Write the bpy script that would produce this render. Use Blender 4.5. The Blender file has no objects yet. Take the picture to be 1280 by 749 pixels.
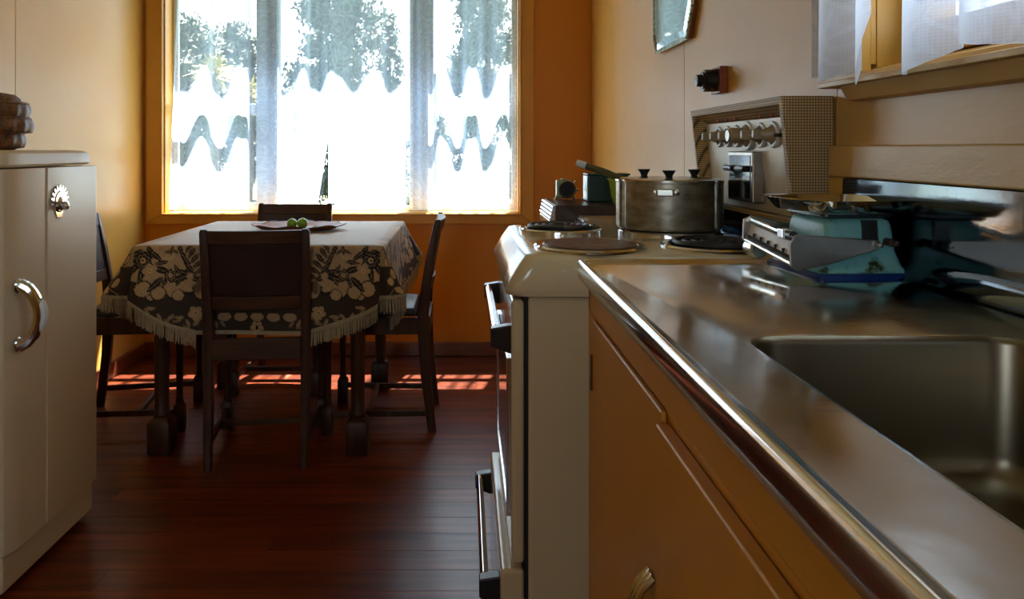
import bpy, bmesh, math, random
import numpy as np
from mathutils import Vector, Matrix
PI = math.pi
C = bpy.context.scene.collection
SC = bpy.context.scene

# ------------------------------------------------------------------ camera
cam = bpy.data.cameras.new('camera')
cam.sensor_width = 36.0
cam.lens = 950.0 / 1280.0 * 36.0
cam.shift_x = 60.0 / 1280.0
cam.shift_y = -188.5 / 1280.0
cam.clip_start = 0.01
camo = bpy.data.objects.new('camera', cam)
camo.location = (0, 0, 1.10)
camo.rotation_euler = (PI / 2, 0, 0)
C.objects.link(camo)
SC.camera = camo

# ------------------------------------------------------------------ light
W = bpy.data.worlds.new('world')
SC.world = W
W.use_nodes = True
bg = W.node_tree.nodes['Background']
bg.inputs[0].default_value = (0.80, 0.90, 1.0, 1)
bg.inputs[1].default_value = 5.6
sun = bpy.data.lights.new('sun', 'SUN')
sun.energy = 165.0
sun.angle = math.radians(0.6)
sun.color = (1.0, 0.95, 0.86)
suno = bpy.data.objects.new('sun', sun)
suno.rotation_euler = Vector((-0.25, -1.0, -2.4)).to_track_quat('-Z', 'Y').to_euler()
suno.location = (2, 8, 8)
C.objects.link(suno)


def portal(name, loc, rot, sx, sy):
    l = bpy.data.lights.new(name, 'AREA')
    l.shape = 'RECTANGLE'
    l.size, l.size_y = sx, sy
    l.cycles.is_portal = True
    o = bpy.data.objects.new(name, l)
    o.location, o.rotation_euler = loc, rot
    C.objects.link(o)


portal('daylight_portal', (-0.65, 4.22, 1.46), (-PI / 2, 0, 0), 1.9, 1.4)
portal('daylight_portal', (0.83, 0.80, 1.75), (0, PI / 2, 0), 1.06, 1.1)

portal('daylight_portal', (-0.75, -1.85, 1.45), (PI / 2, 0, 0), 1.0, 1.1)  # samples the sky through the added fill window

vs = SC.view_settings
SC.display_settings.display_device = 'sRGB'
vs.view_transform = 'Standard'
vs.look = 'None'
vs.exposure = 0.0
vs.gamma = 1.0
vs.use_curve_mapping = False
SC.cycles.use_denoising = True
SC.cycles.max_bounces = 10
SC.cycles.diffuse_bounces = 5
SC.cycles.glossy_bounces = 5
SC.cycles.transmission_bounces = 6
SC.cycles.transparent_max_bounces = 16
SC.cycles.sample_clamp_indirect = 6.0
SC.cycles.caustics_reflective = False
SC.cycles.caustics_refractive = False


# ------------------------------------------------------------------ materials
def s2l(r, g, b):
    f = lambda c: (c / 255 / 12.92) if c / 255 <= 0.04045 else ((c / 255 + 0.055) / 1.055) ** 2.4
    return (f(r), f(g), f(b), 1)


class NT:
    def __init__(self, name):
        self.m = bpy.data.materials.new(name)
        self.m.use_nodes = True
        self.t = self.m.node_tree
        self.b = self.t.nodes['Principled BSDF']
        self.out = self.t.nodes['Material Output']

    def n(self, kind, **kw):
        nd = self.t.nodes.new('ShaderNode' + kind)
        for k, v in kw.items():
            setattr(nd, k, v)
        return nd

    def l(self, a, b):
        self.t.links.new(a, b)

    def pos(self, scale=(1, 1, 1), obj=False):
        if obj:
            p = self.n('TexCoord').outputs['Object']
        else:
            p = self.n('NewGeometry').outputs['Position']
        mp = self.n('Mapping')
        mp.inputs['Scale'].default_value = scale
        self.l(p, mp.inputs['Vector'])
        return mp.outputs['Vector']

    def noise(self, vec, scale, detail=4, rough=0.55):
        nz = self.n('TexNoise')
        nz.inputs['Scale'].default_value = scale
        nz.inputs['Detail'].default_value = detail
        nz.inputs['Roughness'].default_value = rough
        self.l(vec, nz.inputs['Vector'])
        return nz.outputs['Fac']

    def ramp(self, fac, stops):
        r = self.n('ValToRGB')
        while len(r.color_ramp.elements) < len(stops):
            r.color_ramp.elements.new(0.5)
        for e, (p, c) in zip(r.color_ramp.elements, stops):
            e.position = p
            e.color = c if len(c) == 4 else (*c, 1)
        self.l(fac, r.inputs[0])
        return r.outputs[0]

    def bump(self, h, strength=0.1, dist=0.01):
        b = self.n('Bump')
        b.inputs['Strength'].default_value = strength
        b.inputs['Distance'].default_value = dist
        self.l(h, b.inputs['Height'])
        self.l(b.outputs[0], self.b.inputs['Normal'])

    def math(self, op, a, b=None):
        m = self.n('Math', operation=op)
        for i, v in enumerate((a, b)):
            if v is None:
                continue
            if isinstance(v, (int, float)):
                m.inputs[i].default_value = v
            else:
                self.l(v, m.inputs[i])
        return m.outputs[0]


def g(v):
    return (v, v, v, 1)


def mat(name, col, rough=0.5, metal=0.0, var=0.12, scale=6.0, bump=0.0, bscale=60, coat=0.0, rvar=0.0, stretch=(1, 1, 1), spec=0.5, obj=False):
    k = NT(name)
    v = k.pos(stretch, obj)
    nz = k.noise(v, scale)
    c0 = tuple(x * (1 - var) for x in col[:3])
    c1 = tuple(min(1, x * (1 + var)) for x in col[:3])
    k.l(k.ramp(nz, [(0.25, c0), (0.75, c1)]), k.b.inputs['Base Color'])
    k.b.inputs['Metallic'].default_value = metal
    k.b.inputs['Specular IOR Level'].default_value = spec
    if rvar:
        k.l(k.ramp(k.noise(v, scale * 1.7), [(0.3, g(max(0.02, rough - rvar))), (0.7, g(rough + rvar))]), k.b.inputs['Roughness'])
    else:
        k.b.inputs['Roughness'].default_value = rough
    if coat:
        k.b.inputs['Coat Weight'].default_value = coat
        k.b.inputs['Coat Roughness'].default_value = 0.12
    if bump:
        k.bump(k.noise(v, bscale, 3), bump, 0.004)
    return k.m


M = {}
M['wall'] = mat('wall_gloss_paint', (0.63, 0.35, 0.072), 0.37, var=0.05, scale=2.0, bump=0.12, bscale=9, rvar=0.04, spec=0.4)
M['wall_shaded'] = mat('shaded_wall_paint', (0.66, 0.245, 0.010), 0.42, var=0.05, scale=2.0, bump=0.12, bscale=12)  # wall paint again, its backlit shade put into a deeper orange
M['frame'] = mat('amber_frame_paint', (0.66, 0.33, 0.05), 0.38, var=0.06, scale=5, bump=0.1, bscale=30)
M['cream_wood'] = mat('cream_brushed_paint', (0.64, 0.41, 0.15), 0.36, var=0.08, scale=7, bump=0.35, bscale=40, stretch=(1, 0.3, 1))
M['cupboard'] = mat('ochre_cupboard_paint', (0.56, 0.235, 0.022), 0.4, var=0.06, scale=4, bump=0.08, bscale=40)
M['ceiling'] = mat('ceiling_paint', (0.72, 0.62, 0.42), 0.6, var=0.04)
M['enamel'] = mat('cream_enamel', (0.74, 0.575, 0.40), 0.33, var=0.03, scale=3, bump=0.05, bscale=14)
M['stove_enamel'] = mat('stove_cream_enamel', (0.60, 0.46, 0.28), 0.14, var=0.04, scale=5, coat=0.4)
M['chrome'] = mat('chrome', (0.75, 0.75, 0.76), 0.10, 1.0, var=0.05, scale=30)
M['arm'] = mat('darkened_beam_plate', (0.34, 0.30, 0.26), 0.3, 1.0, var=0.15, scale=30)  # the beam arms' brown reflection put into a darker metal colour
M['tray'] = mat('polished_tray_steel', (0.62, 0.60, 0.57), 0.07, 1.0, var=0.08, scale=20)
M['alu'] = mat('ribbed_aluminium', (0.68, 0.68, 0.70), 0.25, 1.0, var=0.08, scale=20)
M['black'] = mat('black_bakelite', (0.012, 0.011, 0.012), 0.28, var=0.2, scale=30)
M['blackgap'] = mat('dark_gap', (0.006, 0.005, 0.005), 0.8, var=0.1)
M['coil'] = mat('hotplate_coil', (0.022, 0.02, 0.021), 0.45, 0.4, var=0.3, scale=40)
M['plate_iron'] = mat('brown_iron_plate', (0.10, 0.062, 0.042), 0.38, 0.6, var=0.25, scale=30, rvar=0.08)
M['pot'] = mat('worn_aluminium_pan', (0.34, 0.305, 0.245), 0.40, 0.9, var=0.45, scale=30, rvar=0.08, obj=True, stretch=(1, 1, 1.8))
M['pot_rim'] = mat('pan_lid_aluminium', (0.50, 0.50, 0.44), 0.25, 0.95, var=0.15, scale=14)
M['khaki'] = mat('olive_handle', (0.09, 0.085, 0.03), 0.4, var=0.2, scale=40)
M['skirting'] = mat('stained_rimu', (0.17, 0.045, 0.018), 0.3, var=0.3, scale=5, stretch=(1, 1, 8), coat=0.3)
M['block_wood'] = mat('red_wood_block', (0.26, 0.06, 0.02), 0.4, var=0.3, scale=20, stretch=(6, 1, 1))
M['leather'] = mat('blue_black_leather', (0.03, 0.03, 0.042), 0.36, var=0.2, scale=20, bump=0.2, bscale=180)
M['mirror'] = mat('mirror_silver', (0.82, 0.88, 0.88), 0.03, 1.0, var=0.01)
M['mirror_edge'] = mat('mirror_green_edge', (0.55, 0.62, 0.52), 0.15, 0.5, var=0.4, scale=60)
M['knob_beige'] = mat('beige_bakelite', (0.40, 0.30, 0.19), 0.3, var=0.06, scale=20)
M['red'] = mat('red_enamel_mark', (0.45, 0.008, 0.014), 0.6, var=0.05, spec=0.1)
M['dark_glass'] = mat('dark_oven_glass', (0.012, 0.014, 0.018), 0.05, var=0.1, coat=0.5)
M['panel_white'] = mat('backguard_white_enamel', (0.66, 0.58, 0.44), 0.3, var=0.03, spec=0.35)
M['tin_green'] = mat('green_tin', (0.02, 0.09, 0.075), 0.3, var=0.3, scale=50)
M['tin_blue'] = mat('pale_blue_tin_side', (0.30, 0.42, 0.44), 0.25, 0.3, var=0.4, scale=40)
M['lime_green'] = mat('yellow_green_paper', (0.28, 0.36, 0.03), 0.4, var=0.3, scale=60)
M['clock_body'] = mat('pale_green_metal', (0.34, 0.38, 0.24), 0.3, 0.3, var=0.2, scale=40)
M['lime'] = mat('lime_skin', (0.20, 0.42, 0.03), 0.34, var=0.25, scale=60, bump=0.2, bscale=300)
M['leaf'] = mat('fresh_leaf', (0.04, 0.13, 0.015), 0.4, var=0.3, scale=60)
M['amber'] = mat('amber_glazed_dish', (0.34, 0.10, 0.025), 0.42, var=0.6, scale=22, spec=0.2)
M['counter_dark'] = mat('dark_formica', (0.06, 0.03, 0.02), 0.3, var=0.25, scale=20)
M['board_marble'] = mat('marbled_formica', (0.50, 0.36, 0.24), 0.32, var=0.3, scale=26)
M['blue_base'] = mat('royal_blue_trim', (0.01, 0.045, 0.22), 0.3, var=0.15, scale=30)
M['fringe'] = mat('taupe_fringe', (0.38, 0.29, 0.18), 0.8, var=0.2, scale=60)
M['ruler'] = mat('cream_beam_scale', (0.7, 0.62, 0.55), 0.35, var=0.05)
M['white_paint'] = mat('white_sash_paint', (0.74, 0.76, 0.78), 0.4, var=0.05)
M['soil'] = mat('garden_ground', (0.06, 0.07, 0.03), 0.9, var=0.4, scale=3)
M['roof'] = mat('roof_soffit', (0.45, 0.42, 0.38), 0.7)
M['bark'] = mat('bark', (0.07, 0.05, 0.035), 0.9, var=0.4, scale=9)
M['weather'] = mat('weatherboard_paint', (0.6, 0.55, 0.42), 0.6)


def foliage_mat(name, col):
    k = NT(name)
    v = k.pos()
    c = k.ramp(k.noise(v, 2.5, 6), [(0.3, tuple(x * 0.5 for x in col)), (0.7, tuple(x * 1.5 for x in col))])
    k.l(c, k.b.inputs['Base Color'])
    k.b.inputs['Roughness'].default_value = 0.7
    return k.m


M['conifer'] = foliage_mat('conifer_green', (0.012, 0.022, 0.014))
M['conifer2'] = foliage_mat('grey_green_needles', (0.020, 0.032, 0.022))
M['cabbage'] = foliage_mat('yellow_green_fronds', (0.26, 0.24, 0.07))
M['shrub'] = foliage_mat('shrub_green', (0.05, 0.10, 0.03))


def wood(name, dark, mid, axis, rough=0.3, coat=0.4, obj=True, rnd=0.25, gscale=1.0, spec=0.3):
    k = NT(name)
    st = [9, 9, 9]
    st[axis] = 0.7
    v = k.pos(tuple(s * gscale for s in st), obj)
    if rnd:
        oi = k.n('ObjectInfo')
        add = k.n('VectorMath', operation='ADD')
        cmb = k.n('CombineXYZ')
        k.l(k.math('MULTIPLY', oi.outputs['Random'], 37.0), cmb.inputs[0])
        k.l(k.math('MULTIPLY', oi.outputs['Random'], 91.0), cmb.inputs[1])
        k.l(v, add.inputs[0])
        k.l(cmb.outputs[0], add.inputs[1])
        v = add.outputs[0]
    nz = k.noise(v, 3.0, 6, 0.6)
    col = k.ramp(nz, [(0.3, dark), (0.7, mid)])
    if rnd:
        hs = k.n('HueSaturation')
        k.l(k.math('ADD', k.math('MULTIPLY', oi.outputs['Random'], rnd * 2), 1 - rnd), hs.inputs['Value'])
        k.l(col, hs.inputs['Color'])
        col = hs.outputs[0]
    k.l(col, k.b.inputs['Base Color'])
    k.l(k.ramp(nz, [(0.3, g(rough + 0.06)), (0.7, g(rough - 0.04))]), k.b.inputs['Roughness'])
    k.b.inputs['Coat Weight'].default_value = coat
    k.b.inputs['Coat Roughness'].default_value = 0.18
    k.bump(nz, 0.08, 0.003)
    k.b.inputs['Specular IOR Level'].default_value = spec
    return k.m


M['floor'] = wood('varnished_rimu_boards', (0.060, 0.0075, 0.0020), (0.20, 0.034, 0.0065), 0, 0.335, 0.12, obj=False, rnd=0.22, spec=0.45)
M['darkwood'] = wood('dark_oak', (0.024, 0.009, 0.004), (0.085, 0.030, 0.013), 2, 0.42, 0.0, rnd=0.1, gscale=1.6)
M['darkwood_x'] = wood('dark_oak_rail', (0.03, 0.012, 0.005), (0.10, 0.038, 0.017), 0, 0.42, 0.0, rnd=0.1, gscale=1.6)
M['darkpanel'] = mat('dark_back_panel', (0.035, 0.014, 0.009), 0.42, var=0.2, scale=9, spec=0.3)


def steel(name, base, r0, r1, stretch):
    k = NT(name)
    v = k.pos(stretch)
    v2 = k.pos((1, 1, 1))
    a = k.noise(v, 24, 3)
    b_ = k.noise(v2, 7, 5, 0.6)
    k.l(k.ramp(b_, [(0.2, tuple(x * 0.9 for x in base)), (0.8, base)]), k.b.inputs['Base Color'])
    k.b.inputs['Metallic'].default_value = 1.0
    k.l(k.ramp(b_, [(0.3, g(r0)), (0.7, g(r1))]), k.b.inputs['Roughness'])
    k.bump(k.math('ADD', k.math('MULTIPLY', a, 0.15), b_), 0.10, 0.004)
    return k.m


M['steel'] = steel('scratched_stainless_steel', (0.84, 0.83, 0.83), 0.08, 0.23, (1, 6, 1))
M['basin'] = steel('shaded_brushed_steel', (0.25, 0.21, 0.15), 0.295, 0.37, (1, 1, 8))  # bench steel with the basin's dark reflections put into the colour
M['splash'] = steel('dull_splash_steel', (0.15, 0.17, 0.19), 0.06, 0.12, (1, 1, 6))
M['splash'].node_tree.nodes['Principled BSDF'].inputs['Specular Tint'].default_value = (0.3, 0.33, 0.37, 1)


def chipped():
    k = NT('chipped_turquoise_paint')
    v = k.pos((1, 1, 1), True)
    a = k.noise(v, 38, 6, 0.7)
    z = k.n('SeparateXYZ')
    k.l(v, z.inputs[0])
    low = k.math('MULTIPLY', k.math('SUBTRACT', 0.045, z.outputs[2]), 2.4)
    f = k.math('ADD', a, k.math('MAXIMUM', low, 0.0))
    col = k.ramp(f, [(0.0, s2l(150, 212, 215)), (0.60, s2l(125, 195, 198)), (0.68, s2l(92, 120, 92)), (0.735, (0.03, 0.015, 0.01))])
    k.l(col, k.b.inputs['Base Color'])
    k.b.inputs['Roughness'].default_value = 0.3
    return k.m


M['turq'] = chipped()


def woven():
    k = NT('brown_woven_mesh_print')
    v = k.pos((1, 1, 1), True)
    s = k.n('SeparateXYZ')
    k.l(v, s.inputs[0])
    f = 2 * PI / 0.0052
    hx = k.math('SINE', k.math('MULTIPLY', k.math('ADD', s.outputs[0], s.outputs[1]), f))
    hz = k.math('SINE', k.math('MULTIPLY', s.outputs[2], f))
    h = k.math('MULTIPLY', k.math('ADD', hx, 1.0), k.math('ADD', hz, 1.0))
    k.l(k.ramp(h, [(0.05, (0.13, 0.072, 0.027)), (0.8, (0.62, 0.42, 0.19))]), k.b.inputs['Base Color'])
    k.b.inputs['Roughness'].default_value = 0.5
    k.bump(h, 0.3, 0.002)
    return k.m


M['woven'] = woven()


def tin_weave():
    k = NT('basketweave_tin_print')
    v = k.pos((1, 1, 1), True)
    s = k.n('SeparateXYZ')
    k.l(v, s.inputs[0])
    f = 2 * PI / 0.011
    hx = k.math('SINE', k.math('MULTIPLY', s.outputs[0], f))
    hz = k.math('SINE', k.math('MULTIPLY', s.outputs[2], f * 1.6))
    h = k.math('MULTIPLY', hx, hz)
    k.l(k.ramp(h, [(0.2, (0.008, 0.035, 0.03)), (0.7, (0.06, 0.15, 0.11))]), k.b.inputs['Base Color'])
    k.b.inputs['Roughness'].default_value = 0.3
    return k.m


M['tin_weave'] = tin_weave()


def wicker():
    k = NT('brown_wicker')
    v = k.pos((1, 1, 1), True)
    k.l(k.ramp(k.noise(v, 60, 4), [(0.3, (0.06, 0.022, 0.008)), (0.7, (0.26, 0.11, 0.04))]), k.b.inputs['Base Color'])
    k.b.inputs['Roughness'].default_value = 0.45
    return k.m


M['wicker'] = wicker()


def glass():
    k = NT('window_glass')
    lw = k.n('LayerWeight')
    lw.inputs[0].default_value = 0.5
    fr_ = k.math('ADD', k.math('MULTIPLY', k.math('POWER', lw.outputs['Facing'], 4.0), 0.7), 0.02)
    tr = k.n('BsdfTransparent')
    tr.inputs[0].default_value = (0.95, 0.97, 0.97, 1)
    gl = k.n('BsdfGlossy')
    gl.inputs[1].default_value = 0.02
    mx = k.n('MixShader')
    k.l(fr_, mx.inputs[0])
    k.l(tr.outputs[0], mx.inputs[1])
    k.l(gl.outputs[0], mx.inputs[2])
    k.l(mx.outputs[0], k.out.inputs[0])
    return k.m


M['glass'] = glass()


def lace(name, ax, cover0, cover1, tcol, dcol, mesh_step=None):
    """sheer cloth: holes (transparent) between threads that scatter light through"""
    k = NT(name)
    p = k.n('NewGeometry').outputs['Position']
    s = k.n('SeparateXYZ')
    k.l(p, s.inputs[0])
    c = k.n('CombineXYZ')
    k.l(s.outputs[ax], c.inputs[0])
    k.l(s.outputs[2], c.inputs[1])
    # flower-like lace: distorted cell borders and rings
    nz = k.n('TexNoise')
    nz.inputs['Scale'].default_value = 6
    k.l(c.outputs[0], nz.inputs['Vector'])
    va = k.n('VectorMath', operation='MULTIPLY_ADD')
    k.l(nz.outputs['Color'], va.inputs[0])
    va.inputs[1].default_value = (0.09, 0.09, 0)
    k.l(c.outputs[0], va.inputs[2])
    v1 = k.n('TexVoronoi')
    v1.feature = 'F1'
    v1.inputs['Scale'].default_value = 9
    k.l(va.outputs[0], v1.inputs['Vector'])
    rings = k.math('SINE', k.math('MULTIPLY', v1.outputs['Distance'], 34.0))
    v2 = k.n('TexVoronoi')
    v2.feature = 'DISTANCE_TO_EDGE'
    v2.inputs['Scale'].default_value = 20
    k.l(va.outputs[0], v2.inputs['Vector'])
    veins = k.math('LESS_THAN', v2.outputs['Distance'], 0.07)
    pat = k.math('ADD', k.math('MULTIPLY', k.math('GREATER_THAN', rings, 0.35), 0.5), k.math('MULTIPLY', veins, 0.5))
    if mesh_step:
        f = 2 * PI / mesh_step
        net = k.math('MAXIMUM', k.math('SINE', k.math('MULTIPLY', s.outputs[ax], f)), k.math('SINE', k.math('MULTIPLY', s.outputs[2], f)))
        pat = k.math('ADD', k.math('MULTIPLY', pat, 0.6), k.math('MULTIPLY', k.math('GREATER_THAN', net, 0.5), 0.4))
    cov = k.math('ADD', k.math('MULTIPLY', pat, cover1 - cover0), cover0)
    lw = k.n('LayerWeight')
    lw.inputs[0].default_value = 0.5
    cs = k.math('MAXIMUM', k.math('SUBTRACT', 1.0, lw.outputs['Facing']), 0.12)
    cov = k.math('SUBTRACT', 1.0, k.math('POWER', k.math('SUBTRACT', 1.0, cov), k.math('DIVIDE', 1.0, cs)))
    tr = k.n('BsdfTransparent')
    tl = k.n('BsdfTranslucent')
    tl.inputs[0].default_value = (*tcol, 1)
    df = k.n('BsdfDiffuse')
    df.inputs[0].default_value = (*dcol, 1)
    ad = k.n('AddShader')
    k.l(tl.outputs[0], ad.inputs[0])
    k.l(df.outputs[0], ad.inputs[1])
    mx = k.n('MixShader')
    k.l(cov, mx.inputs[0])
    k.l(tr.outputs[0], mx.inputs[1])
    k.l(ad.outputs[0], mx.inputs[2])
    k.l(mx.outputs[0], k.out.inputs[0])
    return k.m


M['lace'] = lace('white_lace_net', 0, 0.36, 0.48, (0.25, 0.315, 0.42), (0.20, 0.25, 0.32))
M['lace2'] = lace('white_window_net', 1, 0.72, 0.95, (0.46, 0.53, 0.66), (0.30, 0.33, 0.40), 0.0046)


def cloth_mat():
    k = NT('printed_chenille_tablecloth')
    at = k.n('VertexColor')
    at.layer_name = 'print'
    v = k.pos()
    nz = k.noise(v, 260, 2)
    mxn = k.n('Mix', data_type='RGBA', blend_type='MULTIPLY')
    mxn.inputs[0].default_value = 0.5
    k.l(at.outputs[0], mxn.inputs[6])
    k.l(k.ramp(nz, [(0.3, (0.6, 0.6, 0.6)), (0.7, (1.2, 1.2, 1.2))]), mxn.inputs[7])
    k.l(mxn.outputs[2], k.b.inputs['Base Color'])
    k.b.inputs['Roughness'].default_value = 0.6
    k.b.inputs['Sheen Weight'].default_value = 0.08
    k.b.inputs['Specular IOR Level'].default_value = 0.25
    k.b.inputs['Sheen Roughness'].default_value = 0.4
    k.bump(nz, 0.35, 0.003)
    return k.m


M['cloth'] = cloth_mat()


# ------------------------------------------------------------------ geometry helpers
def BM():
    return bmesh.new()


def add_box(bm, x0, x1, y0, y1, z0, z1):
    vs_ = [bm.verts.new((x, y, z)) for z in (z0, z1) for y in (y0, y1) for x in (x0, x1)]
    for f in ((0, 2, 3, 1), (4, 5, 7, 6), (0, 1, 5, 4), (2, 6, 7, 3), (0, 4, 6, 2), (1, 3, 7, 5)):
        bm.faces.new([vs_[i] for i in f])
    return vs_


def add_hexa(bm, lo, hi):
    """lo/hi: four points each, same winding (counter-clockwise from above)"""
    a = [bm.verts.new(p) for p in lo]
    b = [bm.verts.new(p) for p in hi]
    bm.faces.new(a[::-1])
    bm.faces.new(b)
    for i in range(4):
        j = (i + 1) % 4
        bm.faces.new((a[i], a[j], b[j], b[i]))


def add_rings(bm, rings, cap0=True, cap1=True):
    rv = [[bm.verts.new(p) for p in r] for r in rings]
    n = len(rings[0])
    for a, b in zip(rv[:-1], rv[1:]):
        for i in range(n):
            j = (i + 1) % n
            bm.faces.new((a[i], a[j], b[j], b[i]))
    if cap0:
        bm.faces.new(rv[0][::-1])
    if cap1:
        bm.faces.new(rv[-1])
    return rv


def add_lathe(bm, prof, seg=24, center=(0, 0, 0), axis='Z', cap0=True, cap1=True, wob=None):
    rings = []
    cx, cy, cz = center
    for r, h in prof:
        ring = []
        for i in range(seg):
            a = 2 * PI * i / seg
            rr = r * (wob(a, h) if wob else 1)
            c, s = rr * math.cos(a), rr * math.sin(a)
            if axis == 'Z':
                ring.append((cx + c, cy + s, cz + h))
            elif axis == 'Y':
                ring.append((cx + s, cy + h, cz + c))
            else:
                ring.append((cx + h, cy + c, cz + s))
        rings.append(ring)
    add_rings(bm, rings, cap0, cap1)


def add_tube(bm, pts, r, seg=8, closed=False):
    pts = [Vector(p) for p in pts]
    n = len(pts)
    rings = []
    up = None
    for i, p in enumerate(pts):
        if closed:
            t = (pts[(i + 1) % n] - pts[i - 1]).normalized()
        else:
            t = (pts[min(i + 1, n - 1)] - pts[max(i - 1, 0)]).normalized()
        if up is None:
            up = Vector((0, 0, 1)) if abs(t.z) < 0.9 else Vector((1, 0, 0))
        sd = t.cross(up).normalized()
        up = sd.cross(t).normalized()
        rr = r[i] if isinstance(r, (list, tuple)) else r
        rings.append([p + sd * math.cos(2 * PI * k / seg) * rr + up * math.sin(2 * PI * k / seg) * rr for k in range(seg)])
    if closed:
        rv = [[bm.verts.new(p) for p in ring] for ring in rings]
        for a in range(n):
            b = (a + 1) % n
            for i in range(seg):
                j = (i + 1) % seg
                bm.faces.new((rv[a][i], rv[a][j], rv[b][j], rv[b][i]))
    else:
        add_rings(bm, rings)


def add_prism(bm, poly, axis, a, b):
    """extrude a 2D polygon: axis X: poly=(y,z); Y: (x,z); Z: (x,y)"""
    def P(p, h):
        return {'X': (h, p[0], p[1]), 'Y': (p[0], h, p[1]), 'Z': (p[0], p[1], h)}[axis]
    add_rings(bm, [[P(p, a) for p in poly], [P(p, b) for p in poly]])


def rrect(x0, x1, y0, y1, r, ns=6, nc=5):
    pts = []
    cs = [(x1 - r, y0 + r, -PI / 2), (x1 - r, y1 - r, 0), (x0 + r, y1 - r, PI / 2), (x0 + r, y0 + r, PI)]
    corner = [[(cx + r * math.cos(a0 + PI / 2 * i / nc), cy + r * math.sin(a0 + PI / 2 * i / nc)) for i in range(nc + 1)] for cx, cy, a0 in cs]
    for k in range(4):
        pts += corner[k]
        p, q = corner[k][-1], corner[(k + 1) % 4][0]
        for i in range(1, ns):
            t = i / ns
            pts.append((p[0] + (q[0] - p[0]) * t, p[1] + (q[1] - p[1]) * t))
    return pts


def base_of(o):
    v = Vector((0, 0, 0))
    while o is not None:
        v = v + o.location
        o = o.parent
    return v


def obj(name, bm, m, parent=None, w=True, bevel=0.0, bseg=2, smooth=True, label=None, kind=None, ang=35):
    """links bm as one mesh object; w: bm is in world coordinates (parent unrotated)"""
    if bm is not None and not isinstance(bm, bpy.types.Mesh):
        bmesh.ops.recalc_face_normals(bm, faces=bm.faces)
        if parent is not None and w:
            bmesh.ops.translate(bm, verts=bm.verts, vec=-base_of(parent))
        me = bpy.data.meshes.new(name)
        bm.to_mesh(me)
        bm.free()
    else:
        me = bm
    o = bpy.data.objects.new(name, me)
    C.objects.link(o)
    o.parent = parent
    if m is not None:
        me.materials.clear()
        me.materials.append(m)
    if smooth:
        me.polygons.foreach_set('use_smooth', [True] * len(me.polygons))
        me.set_sharp_from_angle(angle=math.radians(ang))
    if bevel:
        b = o.modifiers.new('bevel', 'BEVEL')
        b.width = bevel
        b.segments = bseg
        b.limit_method = 'ANGLE'
        b.angle_limit = math.radians(40)
        b.harden_normals = True
    if label:
        o['label'] = label
    if kind:
        o['kind'] = kind
    return o


def tag(o, label, cat, group=None):
    o['label'], o['category'] = label, cat
    if group:
        o['group'] = group
    return o


def thing(name, label, cat, loc=(0, 0, 0), rotz=0.0, group=None):
    o = bpy.data.objects.new(name, None)
    o.empty_display_size = 0.05
    C.objects.link(o)
    o.location = loc
    o.rotation_euler = (0, 0, rotz)
    return tag(o, label, cat, group)


def struct(name, bm, m, parent=None, **kw):
    o = obj(name, bm, m, parent, **kw)
    if parent is None:
        o['kind'] = 'structure'
    return o


def dup(root, loc, rotz, label):
    r = root.copy()
    C.objects.link(r)
    r.location, r.rotation_euler, r['label'] = loc, (0, 0, rotz), label
    for ch in list(root.children):
        c = ch.copy()
        C.objects.link(c)
        c.parent = r
        for gch in ch.children:
            d = gch.copy()
            C.objects.link(d)
            d.parent = c
    return r


def boxo(name, m, parent, x0, x1, y0, y1, z0, z1, bevel=0.003, **kw):
    bm = BM()
    add_box(bm, x0, x1, y0, y1, z0, z1)
    return obj(name, bm, m, parent, bevel=bevel, **kw)


def mitred(bm, outer, inner, y0, y1):
    (ax0, ax1, az0, az1), (bx0, bx1, bz0, bz1) = outer, inner
    o_ = [(ax0, az0), (ax1, az0), (ax1, az1), (ax0, az1)]
    i_ = [(bx0, bz0), (bx1, bz0), (bx1, bz1), (bx0, bz1)]
    for k in range(4):
        n_ = (k + 1) % 4
        q = [o_[k], o_[n_], i_[n_], i_[k]]
        add_rings(bm, [[(p[0], y0, p[1]) for p in q], [(p[0], y1, p[1]) for p in q]])


random.seed(7)
# ------------------------------------------------------------------ room shell
XL, XR, YB, YF, ZC = -1.70, 0.675, 4.04, -1.70, 2.45

bm = BM()
add_box(bm, XL - 0.15, XR + 0.15, YF - 0.15, YB + 0.13, -0.12, -0.02)
floor = struct('floor', bm, M['blackgap'])
unit = BM()
PITCH = 0.0945
add_box(unit, 0, 1, 0.0003, PITCH - 0.0003, -0.02, 0.0)
ume = bpy.data.meshes.new('floor_board')
bmesh.ops.recalc_face_normals(unit, faces=unit.faces)
bmesh.ops.bevel(unit, geom=[e for e in unit.edges if all(v.co.z > -0.01 for v in e.verts) and abs(e.verts[0].co.x - e.verts[1].co.x) > 0.5], offset=0.0006, segments=1, affect='EDGES')
unit.to_mesh(ume)
unit.free()
ume.materials.append(M['floor'])
y = YF
while y < YB - 0.01:
    cuts = [XL]
    j = random.uniform(XL + 0.35, XR - 0.35)
    if random.random() < 0.6:
        cuts.append(j)
    cuts.append(XR)
    for a, b in zip(cuts[:-1], cuts[1:]):
        o = bpy.data.objects.new('floor_board', ume)
        C.objects.link(o)
        o.parent = floor
        o.location = (a + 0.0005, y, random.uniform(-0.0006, 0.0))
        o.scale = (b - a - 0.001, 1, 1)
    y += PITCH

bm = BM()
add_box(bm, XL - 0.15, XR + 0.15, YF - 0.15, YB + 0.13, ZC, ZC + 0.12)
struct('ceiling', bm, M['ceiling'])

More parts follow.
